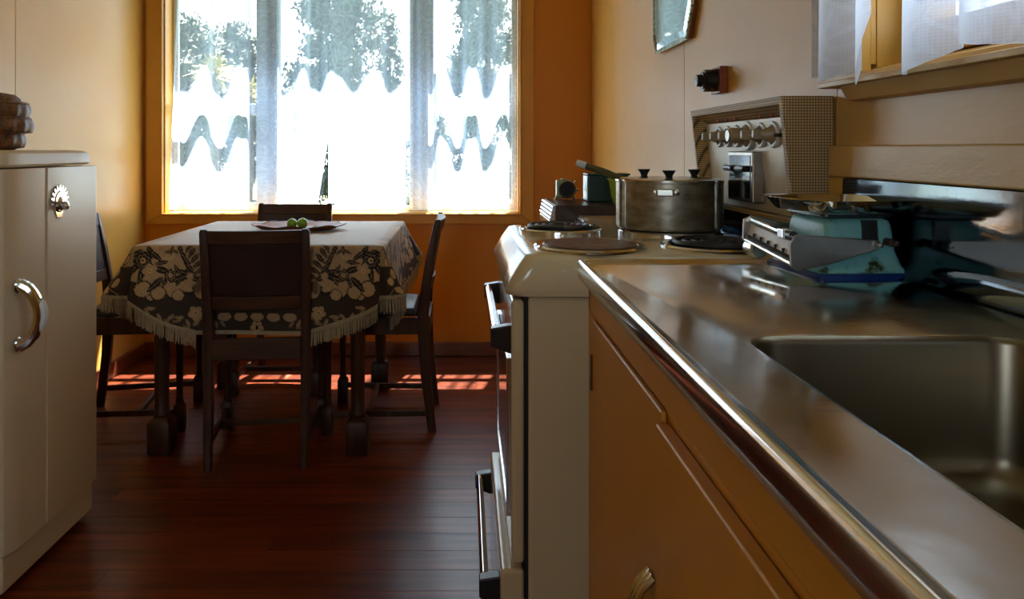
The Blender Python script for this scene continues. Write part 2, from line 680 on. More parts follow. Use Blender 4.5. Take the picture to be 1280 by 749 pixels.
# left wall: backing with sheet panels
bm = BM()
add_box(bm, XL - 0.13, XL - 0.010, YF - 0.13, YB + 0.13, 0, ZC)
wl = struct('wall_left', bm, M['wall'])
for a, b in ((-1.70, 0.50), (0.50, 1.69), (1.69, 2.88), (2.88, 4.04)):
    boxo('wall_panel', M['wall'], wl, XL - 0.010, XL, a + 0.001, b - 0.001, 0, ZC, bevel=0.0015)

# back wall with window opening
OX0, OX1, OZ0, OZ1 = -1.60, 0.30, 0.755, 2.15
bm = BM()
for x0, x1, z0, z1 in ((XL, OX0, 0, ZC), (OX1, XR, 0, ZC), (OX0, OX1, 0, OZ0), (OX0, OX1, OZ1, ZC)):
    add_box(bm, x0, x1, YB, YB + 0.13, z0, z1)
struct('wall_back', bm, M['wall_shaded'])

# right wall with sink window opening
RY0, RY1, RZ0, RZ1 = 0.24, 1.26, 1.235, 2.20
bm = BM()
for y0, y1, z0, z1 in ((YF - 0.13, RY0, 0, ZC), (RY1, YB + 0.13, 0, ZC), (RY0, RY1, 0, RZ0), (RY0, RY1, RZ1, ZC)):
    add_box(bm, XR + 0.010, XR + 0.13, y0, y1, z0, z1)
wr = struct('wall_right', bm, M['wall'])
boxo('wall_panel', M['wall'], wr, XR, XR + 0.010, 2.331, 4.039, 0, ZC, bevel=0.0015)
boxo('wall_panel', M['wall'], wr, XR, XR + 0.010, 1.3745, 2.329, 0, ZC, bevel=0.0015)
boxo('wall_panel', M['wall'], wr, XR, XR + 0.010, RY1 + 0.002, 1.3735, 1.24, ZC, bevel=0.0015)
boxo('wall_panel', M['wall'], wr, XR, XR + 0.010, YF, RY0 - 0.002, 0.93, ZC, bevel=0.0015)
boxo('wall_panel', M['cream_wood'], wr, XR, XR + 0.010, RY0, 1.3735, 1.07, 1.232, bevel=0.0015)
boxo('wall_panel', M['wall'], wr, XR, XR + 0.010, YF, 1.3735, 0.0, 0.93, bevel=0.0015)
# corner cover strip at the back right corner
boxo('corner_strip', M['wall_shaded'], wr, XR - 0.014, XR, YB - 0.010, YB, 0, ZC, bevel=0.002)
# thick painted board above the splashback
bm = BM()
add_box(bm, XR - 0.018, XR + 0.002, -1.2, 1.372, 1.050, 1.106)
struct('trim_1', bm, M['cream_wood'], bevel=0.004)
bm = BM()
add_box(bm, XR - 0.018, XR + 0.002, 1.318, 1.372, 0.93, 1.050)
struct('trim_2', bm, M['wall'], bevel=0.004)

# wall behind the camera with an unseen window added for fill daylight
bm = BM()
for x0, x1, z0, z1 in ((XL, -1.25, 0, ZC), (-0.25, XR, 0, ZC), (-1.25, -0.25, 0, 0.9), (-1.25, -0.25, 2.0, ZC)):
    add_box(bm, x0, x1, YF - 0.13, YF, z0, z1)
struct('wall_front', bm, M['wall'])
bm = BM()
mitred(bm, (-1.25, -0.25, 0.9, 2.0), (-1.20, -0.30, 0.95, 1.95), YF - 0.10, YF - 0.05)
w3 = struct('fill_window', bm, M['frame'], bevel=0.004)
boxo('glass_pane', M['glass'], w3, -1.20, -0.30, YF - 0.077, YF - 0.073, 0.95, 1.95, bevel=0)

# baseboards
def skirting(name, x0, x1, y0, y1):
    bm = BM()
    add_box(bm, x0, x1, y0, y1, 0, 0.075)
    struct(name, bm, M['skirting'], bevel=0.006)


skirting('baseboard_back', XL, XR, YB - 0.018, YB)
skirting('baseboard_left', XL, XL + 0.018, YF, YB - 0.018)
skirting('baseboard_right', XR - 0.018, XR, 2.40, YB - 0.018)

# ------------------------------------------------------------------ window 1 (back wall)
CX0, CX1, CZ0, CZ1 = -1.684, 0.37, 0.702, 2.23
FI0, FI1, FIZ0, FIZ1 = -1.595, 0.295, 0.758, 2.145
yf = YB - 0.020
bm = BM()


mitred(bm, (CX0, CX1, CZ0, CZ1), (FI0, FI1, FIZ0, FIZ1), yf, YB)
win1 = struct('window_1', bm, M['frame'], bevel=0.003)
bm = BM()
mitred(bm, (FI0 - 0.012, FI1 + 0.012, FIZ0 - 0.012, FIZ1 + 0.012), (FI0, FI1, FIZ0, FIZ1), yf - 0.008, yf)
obj('frame_bead', bm, M['frame'], win1, bevel=0.003)
# reveal lining
bm = BM()
mitred(bm, (OX0, OX1, OZ0, OZ1), (OX0 + 0.012, OX1 - 0.012, OZ0 + 0.006, OZ1 - 0.012), YB + 0.001, YB + 0.13)
obj('reveal_lining', bm, M['frame'], win1)
MUL = ((-1.105, -1.015), (-0.285, -0.195))
for a, b in MUL:
    boxo('mullion', M['white_paint'], win1, a, b, YB + 0.098, YB + 0.15, OZ0 + 0.006, OZ1 - 0.012, bevel=0.004)
edges = [OX0 + 0.012, MUL[0][0], MUL[0][1], MUL[1][0], MUL[1][1], OX1 - 0.012]
for i in range(3):
    x0, x1 = edges[2 * i], edges[2 * i + 1]
    s = 0.028 if i != 1 else 0.012
    bm = BM()
    mitred(bm, (x0 + .001, x1 - .001, OZ0 + 0.008, OZ1 - 0.014), (x0 + s, x1 - s, OZ0 + 0.02 + s, OZ1 - 0.014 - s), YB + 0.105, YB + 0.135)
    sash = obj('sash', bm, M['white_paint'], win1, bevel=0.003)
    boxo('glass_pane', M['glass'], sash, x0 + s, x1 - s, YB + 0.118, YB + 0.122, OZ0 + 0.02 + s, OZ1 - 0.014 - s, bevel=0, smooth=False)
    if i != 1:
        boxo('transom_bar', M['white_paint'], sash, x0 + s, x1 - s, YB + 0.106, YB + 0.134, 1.283, 1.345, bevel=0.003)

# lace curtains in window 1
def curtain_x(name, x0, x1, label, edge_lean=0.0, seed=1, gap=0.0):
    rnd = random.Random(seed)
    nx, nz = int((x1 - x0) / 0.0065), 44
    zt = OZ1 - 0.03
    ph = [rnd.uniform(0, 6.28) for _ in range(4)]
    vs_, fs = [], []
    for j in range(nz + 1):
        for i in range(nx + 1):
            u = i / nx
            x = x0 + (x1 - x0) * u
            hem = 0.773 + 0.034 * max(0.0, math.sin(x * 2 * PI / 0.205 + ph[3])) ** 6
            t = j / nz
            z = zt + (hem - zt) * t
            a = 0.026 + 0.009 * math.sin(x * 5.1 + ph[0]) + 0.005 * t
            w_ = x * 2 * PI / 0.185 + 1.1 * math.sin(x * 4.3 + ph[1]) + 0.35 * t * math.sin(x * 9 + ph[2])
            yy = YB + 0.046 + a * math.tanh(1.5 * math.sin(w_)) / 0.905 + 0.006 * math.sin(w_ * 2.3 + t * 2)
            yy = min(max(yy, YB + 0.006), YB + 0.09)
            xx = x + edge_lean * (1 - t) * (1 - u) ** 2 - gap * max(0, t - 0.72) / 0.28 * u ** 14
            vs_.append((xx, yy, z))
    for j in range(nz):
        for i in range(nx):
            a = j * (nx + 1) + i
            fs.append((a, a + 1, a + nx + 2, a + nx + 1))
    me = bpy.data.meshes.new(name)
    me.from_pydata(vs_, [], fs)
    o = obj(name, me, M['lace'], None, ang=180)
    return tag(o, label, 'curtain')


curtain_x('lace_curtain', OX0 + 0.016, -0.7345, 'white lace net curtain over the left half of the big dining window', 0.05, 3, 0.06)
curtain_x('lace_curtain', -0.734, OX1 - 0.016, 'white lace net curtain over the right half of the big dining window', 0.0, 8)
bm = BM()
add_tube(bm, [(OX0 + 0.012, YB + 0.046, OZ1 - 0.028), (OX1 - 0.012, YB + 0.046, OZ1 - 0.028)], 0.005)
tag(obj('curtain_rod', bm, M['white_paint']), 'thin white rod along the top of the big dining window', 'curtain rod')

# ------------------------------------------------------------------ window 2 (over the sink)
bm = BM()
# sill board with a moulding beneath
add_box(bm, XR - 0.046, XR + 0.05, RY0 - 0.12, 1.352, 1.206, 1.216)
win2 = struct('window_2', bm, M['cream_wood'], bevel=0.002)
bm = BM()
add_prism(bm, [(XR, 1.180), (XR - 0.020, 1.183), (XR - 0.026, 1.194), (XR - 0.034, 1.206), (XR, 1.206)], 'Y', RY0 - 0.1, 1.300)
obj('sill_moulding', bm, M['cream_wood'], win2, bevel=0.0015)
bm = BM()
for y0, y1, z0, z1 in ((RY1 - 0.002, RY1 + 0.085, 1.216, 2.28), (RY0 - 0.085, RY0 + 0.002, 1.216, 2.28), (RY0 - 0.085, RY1 + 0.085, RZ1, 2.28)):
    add_box(bm, XR - 0.018, XR, y0, y1, z0, z1)
obj('casing', bm, M['wall'], win2, bevel=0.003)
bm = BM()
add_prism(bm, [(XR - 0.02, 1.216), (XR + 0.13, 1.216), (XR + 0.13, 1.262), (XR - 0.02, 1.226)], 'Y', RY0, RY1)
obj('inner_sill', bm, M['wall'], win2)
bm = BM()
for y0, y1, z0, z1 in ((RY1 - 0.05, RY1, 1.24, RZ1), (RY0, RY0 + 0.05, 1.24, RZ1), (RY0, RY1, 1.25, 1.30), (RY0, RY1, RZ1 - 0.05, RZ1), (0.90, 0.95, 1.28, RZ1)):
    add_box(bm, XR + 0.06, XR + 0.11, y0, y1, z0, z1)
obj('sash', bm, M['frame'], win2, bevel=0.003)
boxo('glass_pane', M['glass'], win2, XR + 0.083, XR + 0.087, RY0 + 0.04, RY1 - 0.04, 1.29, RZ1 - 0.04, bevel=0)


def curtain_y(name, y0, y1, hem, label, seed, xo):
    rnd = random.Random(seed)
    ny, nz = int(abs(y1 - y0) / 0.005), 40
    zt = 2.22
    p0, p1 = rnd.uniform(0, 6), rnd.uniform(0, 6)
    vs_, fs = [], []
    for j in range(nz + 1):
        t = j / nz
        for i in range(ny + 1):
            u = i / ny
            yy = y0 + (y1 - y0) * u
            hz = np.interp(u, [h[0] for h in hem], [h[1] for h in hem])
            z = zt + (hz - zt) * t
            ph = yy * 2 * PI / 0.11 + p0 + 0.8 * math.sin(yy * 7 + p1)
            x = xo + (0.013 + 0.005 * t) * math.sin(ph) - 0.004 * t
            vs_.append((x, yy + 0.006 * t * math.cos(ph), z))
    for j in range(nz):
        for i in range(ny):
            a = j * (ny + 1) + i
            fs.append((a, a + 1, a + ny + 2, a + ny + 1))
    me = bpy.data.meshes.new(name)
    me.from_pydata(vs_, [], fs)
    return tag(obj(name, me, M['lace2'], None, ang=180), label, 'curtain')


curtain_y('net_curtain', 1.355, 1.13, [(0, 1.226), (0.35, 1.212), (0.62, 1.222), (0.72, 1.226), (0.82, 1.196), (0.9, 1.225), (1, 1.30)],
          'narrow white net curtain at the far end of the sink window with a pointed hem', 4, XR - 0.058)
curtain_y('net_curtain', 1.075, 0.25, [(0, 1.205), (0.03, 1.203), (0.07, 1.206), (0.12, 1.225), (0.17, 1.232), (0.22, 1.222), (0.3, 1.215), (0.5, 1.222), (1, 1.216)],
          'wide white net curtain at the near end of the sink window above the sink', 9, XR - 0.058)

# ------------------------------------------------------------------ outside
bm = BM()
add_box(bm, -60, 60, -30, 90, -0.9, -0.6)
struct('ground', bm, M['soil'])
bm = BM()
add_box(bm, XL - 0.6, XR + 0.6, YB + 0.13, 4.50, 2.45, 2.62)
struct('trim_3', bm, M['roof'])
bm = BM()
add_box(bm, XR + 0.13, XR + 0.60, -2.2, 4.50, 2.46, 2.62)
struct('trim_4', bm, M['roof'])


def leaf_cloud(pts_fn, n, size, rnd):
    vs_, fs = [], []
    for _ in range(n):
        p, s = pts_fn(rnd)
        d = Vector((rnd.gauss(0, 1), rnd.gauss(0, 1), rnd.gauss(0, 1))).normalized()
        e = d.orthogonal().normalized()
        s *= size * rnd.uniform(0.6, 1.4)
        b = len(vs_)
        vs_ += [p - d * s, p + e * s * 0.5, p + d * s, p - e * s * 0.5]
        fs.append((b, b + 1, b + 2, b + 3))
    return vs_, fs


def tree(name, x, y, h, r, label, m, n=5000, seed=0, z0=-0.6, airy=0.0, size=0.10, base=0.12, shape='cone'):
    rnd = random.Random(seed)
    root = thing(name, label, 'tree' if h > 2.2 else 'shrub', (x, y, z0))
    bm = BM()
    add_tube(bm, [(0, 0, 0), (0.05 * r, 0, h * 0.5), (0, 0, h * 0.95)], [0.06 * r + 0.03, 0.05 * r + 0.02, 0.01], 7)
    obj('trunk', bm, M['bark'], root, w=False)
    blobs = []
    NB = 90
    for i in range(NB):
        t = base + (1 - base) * (i + 0.5) / NB
        wr_ = (1 - t) ** 0.6 + 0.15 if shape == 'cone' else math.sin(PI * min(1, 0.12 + 0.86 * t)) ** 0.6
        a = rnd.uniform(0, 2 * PI)
        q = r * wr_ * rnd.uniform(0.25, 0.9)
        blobs.append((Vector((q * math.cos(a), q * math.sin(a), t * h)), r * rnd.uniform(0.16, 0.34) * (0.6 + 0.5 * wr_)))

    def f(rn):
        c, s = rn.choice(blobs)
        d = Vector((rn.gauss(0, 1), rn.gauss(0, 1), rn.gauss(0, 0.8)))
        return c + d * s * 0.55, 1.0
    vs_, fs = leaf_cloud(f, n, size, rnd)
    me = bpy.data.meshes.new('foliage')
    for c, s in blobs:          # dense inner twigs of each bough
        if rnd.random() < airy:
            continue
        b = len(vs_)
        q = s * 0.85
        vs_ += [c + Vector(d) * q * rnd.uniform(0.7, 1.2) for d in ((1, 0, 0), (0, 1, 0), (-1, 0, 0), (0, -1, 0), (0, 0, 1), (0, 0, -1))]
        fs += [(b + i, b + (i + 1) % 4, b + 4) for i in range(4)] + [(b + (i + 1) % 4, b + i, b + 5) for i in range(4)]
    me.from_pydata([tuple(v) for v in vs_], [], fs)
    obj('foliage', me, m, root, smooth=False)
    return root


tree('conifer', -2.38, 14.0, 6.4, 1.0, 'big dark conifer behind the middle pane of the dining window', M['conifer'], 22000, 1, size=0.055, shape='round')
tree('conifer', -1.62, 16.5, 4.6, 0.5, 'slim feathery conifer at the right of the middle window pane', M['conifer2'], 6000, 2, size=0.05, shape='cone', airy=0.5)
tree('conifer', 0.40, 14.0, 6.4, 0.80, 'tall dark conifer behind the right hand pane of the dining window', M['conifer'], 20000, 3, size=0.055, shape='round')
tree('conifer', -0.72, 17.5, 3.4, 0.4, 'short young conifer between the middle and right window panes', M['conifer2'], 4000, 4, size=0.05, shape='cone')
for i, (x, y_, h, lb) in enumerate(((-7.9, 22.0, 5.4, 'leftmost conifer of the far row seen through the left pane'),
                                    (-7.4, 25.0, 5.7, 'second conifer from the left in the far row through the left pane'),
                                    (-10.4, 28.0, 6.4, 'third conifer from the left in the far row through the left pane'),
                                    (-9.6, 31.0, 6.4, 'rightmost conifer of the far row seen through the left pane'))):
    tree('conifer', x, y_, h, 1.25, lb, M['conifer2'], 14000, 10 + i, size=0.08, shape='round')


def cabbage(x, y, h, label, seed):
    rnd = random.Random(seed)
    root = thing('cabbage_tree', label, 'tree', (x, y, -0.6))
    bm = BM()
    add_tube(bm, [(0, 0, 0), (0.03, 0, h * 0.7), (0, 0, h)], [0.09, 0.07, 0.05], 7)
    obj('trunk', bm, M['bark'], root, w=False)
    bm = BM()
    for _ in range(150):
        d = Vector((rnd.gauss(0, 1), rnd.gauss(0, 1), rnd.gauss(0.4, 0.8))).normalized()
        s = d.orthogonal().normalized() * 0.022
        p = Vector((0, 0, h))
        L = rnd.uniform(0.45, 0.75)
        q = [p, p + d * L * 0.55 + Vector((0, 0, 0.05)), p + d * L - Vector((0, 0, 0.16 * L))]
        a = [bm.verts.new(v) for v in (q[0] - s * 0.5, q[0] + s * 0.5, q[1] + s, q[1] - s)]
        bm.faces.new(a)
        bm.faces.new((a[3], a[2], bm.verts.new(q[2])))
    obj('frond_head', bm, M['cabbage'], root, w=False, smooth=False)


cabbage(-5.75, 17.5, 3.35, 'spiky yellow green cabbage tree in front of the far conifer row', 5)
cabbage(-5.45, 19.3, 3.05, 'shorter spiky cabbage tree right of the taller one', 6)
for i, (x, h) in enumerate(((-1.62, 0.98), (-1.25, 0.92), (-0.74, 1.15), (-0.36, 0.95), (0.08, 0.98))):
    pl = ('leftmost', 'second from left', 'middle and tallest', 'fourth from left', 'rightmost')[i]
    tree('garden_shrub', x, 5.35, h + 0.45, 0.17, pl + ' low green shrub outside below the dining window', M['shrub'], 1100, 30 + i, size=0.035, shape='round')

# ------------------------------------------------------------------ fridge
FX = -1.10
fr = thing('refrigerator', 'small cream vintage refrigerator against the left wall', 'refrigerator', (-1.40, 2.06, 0))
boxo('body', M['enamel'], fr, -1.69, -1.165, 1.836, 2.284, 0.03, 1.05, bevel=0.02, bseg=3)
bm = BM()
add_rings(bm, [[(x, y, z) for x, y in rrect(-1.69 + i, -1.113 - i, 1.832 + i, 2.284 - i, 0.03)] for z, i in ((1.0535, 0.006), (1.060, 0.0), (1.078, 0.0), (1.088, 0.004), (1.094, 0.014), (1.096, 0.03))])
obj('top_lid', bm, M['enamel'], fr)
bm = BM()
prof = [(-1.160, 1.830), (-1.128, 1.828), (-1.112, 1.836), (-1.104, 1.860), (-1.100, 1.886), (-1.100, 1.995), (-1.1035, 1.998), (-1.1035, 2.002), (-1.0985, 2.005), (-1.0985, 2.118), (-1.100, 2.124), (-1.100, 2.270), (-1.104, 2.282), (-1.112, 2.290), (-1.160, 2.290)]
add_prism(bm, prof, 'Z', 0.112, 1.050)
door = obj('door', bm, M['enamel'], fr, bevel=0.006, bseg=3, ang=50)
boxo('door_seal', M['blackgap'], fr, -1.166, -1.160, 1.842, 2.278, 0.12, 1.04, bevel=0)
boxo('plinth', M['enamel'], fr, -1.68, -1.116, 1.836, 2.284, 0.018, 0.109, bevel=0.008, bseg=3)
for fx, fy in ((-1.64, 1.88), (-1.64, 2.24), (-1.16, 1.88), (-1.16, 2.24)):
    bm = BM()
    add_lathe(bm, [(0.018, 0.0), (0.02, 0.004), (0.014, 0.019)], 12, (fx, fy, 0))
    obj('foot', bm, M['black'], fr)
# pull handle
bm = BM()
n = 14
pts, rr = [], []
for i in range(n + 1):
    t = i / n
    z = 0.765 - 0.150 * t
    bow = math.sin(PI * t) ** 0.55
    pts.append((FX + 0.006 + 0.044 * bow, 1.872 + 0.006 * math.sin(PI * t), z))
    rr.append(0.0165 - 0.003 * math.sin(PI * t))
add_tube(bm, pts, rr, 10)
hd = obj('handle', bm, M['chrome'], door, label='curved chrome pull handle')
bm = BM()
pts = [(FX + 0.006 + 0.056 * math.sin(PI * t) ** 0.55, 1.878, 0.755 - 0.128 * t) for t in [0.22 + 0.75 * i / 10 for i in range(11)]]
add_tube(bm, pts, [0.005] + [0.0105] * 9 + [0.008], 8)
obj('handle_grip', bm, M['white_paint'], hd) if False else obj('handle_grip', bm, M['white_paint'], door, label='pale plastic grip on the chrome handle')
for z in (0.762, 0.618):
    bm = BM()
    add_lathe(bm, [(0.017, 0), (0.018, 0.004), (0.013, 0.010)], 16, (FX - 0.001, 1.872, z), 'X')
    obj('handle_mount', bm, M['chrome'], door)
# chrome fan badge with a knob
by, bz = 2.060, 0.958
bm = BM()
add_lathe(bm, [(0.030, 0), (0.030, 0.004), (0.026, 0.007), (0.020, 0.007)], 28, (FX + 0.0015, by, bz), 'X')
bd = obj('badge', bm, M['chrome'], door, label='chrome fan shaped door badge')
bm = BM()
for i in range(11):
    a = math.radians(-8 + i * 19.6)
    d = Vector((0, math.cos(a), math.sin(a)))
    s = Vector((0, -math.sin(a), math.cos(a)))
    o_ = Vector((FX + 0.002, by, bz))
    q = [o_ + d * 0.028 - s * 0.0045, o_ + d * 0.028 + s * 0.0045, o_ + d * 0.044 + s * 0.0028, o_ + d * 0.044 - s * 0.0028]
    add_hexa(bm, q, [p + Vector((0.004, 0, 0)) for p in q])
obj('badge_ray', bm, M['chrome'], door)
bm = BM()
add_lathe(bm, [(0.0195, 0.006), (0.0195, 0.009), (0.013, 0.013), (0.009, 0.014)], 20, (FX, by, bz - 0.006), 'X')
add_lathe(bm, [(0.010, 0.012), (0.012, 0.018), (0.010, 0.026), (0.004, 0.029)], 16, (FX, by, bz - 0.012), 'X')
obj('badge_knob', bm, M['alu'], door)
bm = BM()
add_prism(bm, [(by - 0.022, bz - 0.022), (by - 0.012, bz - 0.046), (by + 0.012, bz - 0.046), (by + 0.022, bz - 0.022)], 'X', FX, FX + 0.004)
obj('badge_tail', bm, M['chrome'], door, bevel=0.002)

# wicker basket on the fridge
bk = thing('wicker_basket', 'brown wicker basket standing on top of the cream refrigerator', 'basket', (-1.315, 2.07, 1.0965))
bm = BM()
prof = [(0.075, 0.0), (0.085, 0.004)]
for k_ in range(3):
    z0 = 0.006 + k_ * 0.041
    R0 = (0.100, 0.119, 0.112)[k_]
    for i in range(7):
        t = i / 6
        prof.append((R0 + 0.0055 * math.sin(PI * t), z0 + 0.040 * t))
prof += [(0.095, 0.130)]
add_lathe(bm, prof, 72, (0, 0, 0), wob=lambda a, h: 1 + 0.020 * math.sin(18 * a + (PI if int(h / 0.041) % 2 else 0)))
obj('body', bm, M['wicker'], bk, w=False, ang=80)
bm = BM()
add_lathe(bm, [(0.094, 0.130), (0.092, 0.142), (0.080, 0.152), (0.05, 0.157), (0.01, 0.158)], 64, (0, 0, 0), wob=lambda a, h: 1 + 0.02 * math.sin(24 * a))
obj('lid', bm, M['wicker'], bk, w=False, ang=80)
for k_ in range(3):
    bm = BM()
    add_tube(bm, [((0.101, 0.116, 0.112)[k_] * math.cos(2 * PI * i / 40), (0.101, 0.118, 0.111)[k_] * math.sin(2 * PI * i / 40), 0.0455 + 0.041 * k_) for i in range(40)], 0.004, 6, True)
    obj('coil_band', bm, M['wicker'], bk, w=False)

# ------------------------------------------------------------------ sink bench
SX0, SX1, SY0, SY1 = 0.188, 0.658, -0.60, 1.272
sb = thing('sink_bench', 'long stainless steel sink bench top along the right wall', 'counter', (0.42, 0.4, 0.88))
NS, NC = 14, 8
KX0, KX1, KY0, KY1, KR = 0.284, 0.568, 0.27, 0.775, 0.038


def ring(x0, x1, y0, y1, r, z):
    return [(x, y, z) for x, y in rrect(x0, x1, y0, y1, r, NS, NC)]


def oring(i, z, r=0.014):
    return ring(SX0 + i, SX1 - i * 0.3, SY0 + i, SY1 - i, max(0.004, r - i * 0.2), z)


rings = [oring(0.014, 0.888), oring(0.006, 0.884), oring(0.0015, 0.886), oring(0.0, 0.897), oring(0.0, 0.909), oring(0.0012, 0.914), oring(0.0045, 0.9165),
         oring(0.0085, 0.9158), oring(0.012, 0.9128), oring(0.0165, 0.9103), oring(0.021, 0.9095)]
bm = BM()
lips = []
add_rings(bm, rings + [ring(KX0 - 0.008, KX1 + 0.008, KY0 - 0.008, KY1 + 0.008, KR + 0.008, 0.9095), ring(KX0 - 0.003, KX1 + 0.003, KY0 - 0.003, KY1 + 0.003, KR + 0.003, 0.9085)], False, False)
obj('deck', bm, M['steel'], sb, ang=60)
bm = BM()
add_rings(bm, [ring(KX0 + d, KX1 - d, KY0 + d, KY1 - d, KR, z) for d, z in ((-0.003, 0.9085), (0.0, 0.9055), (0.001, 0.90))] +
          [ring(KX0 + d, KX1 - d, KY0 + d, KY1 - d, KR, z) for d, z in ((0.007, 0.79), (0.010, 0.775), (0.018, 0.764), (0.034, 0.758), (0.06, 0.757))] +
          [ring(KX0 + 0.115, KX1 - 0.115, KY0 + 0.2, KY1 - 0.2, 0.02, 0.754)], False, True)
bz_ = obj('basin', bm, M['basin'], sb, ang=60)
bm = BM()
add_lathe(bm, [(0.03, 0), (0.03, 0.003), (0.02, 0.003), (0.018, 0.001)], 24, (0.425, 0.52, 0.7545))
obj('drain', bm, M['chrome'], bz_)
bm = BM()
add_prism(bm, [(SX1 - 0.030, 0.9095), (SX1 - 0.022, 0.913), (SX1 - 0.012, 0.924), (SX1 - 0.007, 0.936), (SX1 - 0.0062, 0.943), (SX1 - 0.006, 0.952), (SX1 - 0.004, 1.049), (XR - 0.001, 1.049), (XR - 0.001, 0.905), (SX1 - 0.030, 0.905)], 'Y', SY0 + 0.02, 1.312)
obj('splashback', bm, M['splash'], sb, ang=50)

# sink cupboard
cb = thing('sink_cupboard', 'ochre painted cupboard under the stainless steel bench', 'cabinet', (0.43, 0.34, 0))
CXF = 0.207
boxo('carcass', M['cupboard'], cb, CXF + 0.004, XR - 0.02, SY0 + 0.04, 1.262, 0.10, 0.742, bevel=0.002)
boxo('toe_kick', M['blackgap'], cb, CXF + 0.05, XR - 0.02, SY0 + 0.04, 1.262, 0.0, 0.10, bevel=0)
bm = BM()
for y0, y1, z0, z1 in ((SY0 + 0.04, 1.262, 0.832, 0.883),):
    add_box(bm, CXF, CXF + 0.02, y0, y1, z0, z1)
add_box(bm, CXF + 0.004, CXF + 0.02, SY0 + 0.04, 1.262, 0.742, 0.832)
obj('top_rail', bm, M['cupboard'], cb, bevel=0.002)
boxo('end_panel', M['cupboard'], cb, CXF, XR - 0.02, 1.248, 1.264, 0.0, 0.883, bevel=0.002)
bm = BM()
add_box(bm, CXF, CXF + 0.006, 1.205, 1.246, 0.10, 0.8315)
obj('stile', bm, M['cupboard'], cb, bevel=0.002)
for k_, (a, b) in enumerate(((1.203, 0.784), (0.777, 0.36), (0.353, -0.05), (-0.057, -0.47))):
    xo = CXF - (0.004 if k_ == 0 else 0.012)
    d = boxo('door', M['cupboard'], cb, xo, CXF + 0.003, b, a, 0.12, 0.829 if k_ == 0 else 0.820, bevel=0.003)
    hy = (b + 0.03) if k_ % 2 == 0 else (a - 0.03)
    bm = BM()
    for dz in (0,):
        for dx in (-0.012, 0.0, 0.012):
            pts = [(xo - 0.002 - 0.022 * math.sin(PI * i / 8) ** 0.6, hy + dx * 0.8, 0.645 - 0.10 * i / 8) for i in range(9)]
            add_tube(bm, pts, 0.0042, 8)
    obj('pull_handle', bm, M['chrome'], d, label='ribbed chrome pull handle')
    if k_ == 0:
        for hz in (0.745, 0.25):
            boxo('hinge', M['plate_iron'], d, xo - 0.003, xo + 0.002, 1.2005, 1.2095, hz - 0.028, hz + 0.028, bevel=0.001)

# ------------------------------------------------------------------ stove
st = thing('electric_stove', 'cream enamel electric stove between the sink bench and the end cupboard', 'stove', (0.37, 1.65, 0))
boxo('body', M['stove_enamel'], st, 0.116, 0.655, 1.376, 1.925, 0.04, 0.831, bevel=0.008, bseg=3)
boxo('toe_base', M['blackgap'], st, 0.15, 0.65, 1.39, 1.91, 0.0, 0.04, bevel=0)
bm = BM()
rg = []
for z, f, s_ in ((0.834, 0.083, 0.0), (0.836, 0.077, 0.0), (0.846, 0.074, -0.002), (0.880, 0.094, 0.0), (0.898, 0.106, 0.003), (0.906, 0.112, 0.008), (0.9085, 0.122, 0.016)):
    rg.append([(x, y, z) for x, y in rrect(f, 0.657, 1.366 + s_, 1.934 - s_, 0.028, 4, 6)])
add_rings(bm, rg)
hob = obj('hob', bm, M['stove_enamel'], st, ang=50)
HZ = 0.9085


def burner(cx, cy, r, kind):
    bm = BM()
    add_lathe(bm, [(r, 0), (r, 0.004), (r * 0.96, 0.007), (r * 0.86, 0.006), (r * 0.82, 0.001)], 44, (cx, cy, HZ), cap1=False)
    o = obj('burner', bm, M['chrome'] if kind != 'big' else M['alu'], st, label='round hotplate with a metal trim ring')
    if kind == 'plate':
        bm = BM()
        add_lathe(bm, [(r * 0.85, 0), (r * 0.85, 0.006), (r * 0.82, 0.0085), (r * 0.3, 0.0095), (0.004, 0.0096)], 44, (cx, cy, HZ))
        obj('hotplate', bm, M['plate_iron'], o)
    else:
        bm = BM()
        pts = []
        turns = 4
        for i in range(turns * 28 + 1):
            a = 2 * PI * i / 28
            rr_ = r * (0.16 + 0.66 * i / (turns * 28))
            pts.append((cx + rr_ * math.cos(a), cy + rr_ * math.sin(a), HZ + 0.0095))
        add_tube(bm, pts, 0.0058, 6)
        obj('coil', bm, M['coil'], o, label='black spiral heating coil')
        bm = BM()
        add_lathe(bm, [(r * 0.84, 0.0012), (0.004, 0.0005)], 32, (cx, cy, HZ))
        obj('drip_bowl', bm, M['blackgap'], o)


burner(0.244, 1.475, 0.108, 'plate')
burner(0.227, 1.795, 0.098, 'coil')
burner(0.490, 1.482, 0.105, 'coil')
burner(0.475, 1.755, 0.120, 'plate')
# oven door, drawer and bar handles
dr = boxo('oven_door', M['stove_enamel'], st, 0.086, 0.110, 1.378, 1.922, 0.345, 0.826, bevel=0.008, bseg=3)
boxo('door_gap', M['blackgap'], st, 0.110, 0.1165, 1.380, 1.920, 0.06, 0.828, bevel=0)
boxo('door_window', M['dark_glass'], dr, 0.083, 0.087, 1.45, 1.85, 0.42, 0.69, bevel=0.002)
bm = BM()
for y0, y1, z0, z1 in ((1.435, 1.45, 0.405, 0.705), (1.85, 1.865, 0.405, 0.705), (1.45, 1.85, 0.69, 0.705), (1.45, 1.85, 0.405, 0.42)):
    add_box(bm, 0.080, 0.087, y0, y1, z0, z1)
obj('window_trim', bm, M['chrome'], dr, bevel=0.002)
dw = boxo('storage_drawer', M['stove_enamel'], st, 0.066, 0.110, 1.378, 1.922, 0.085, 0.335, bevel=0.008, bseg=3)


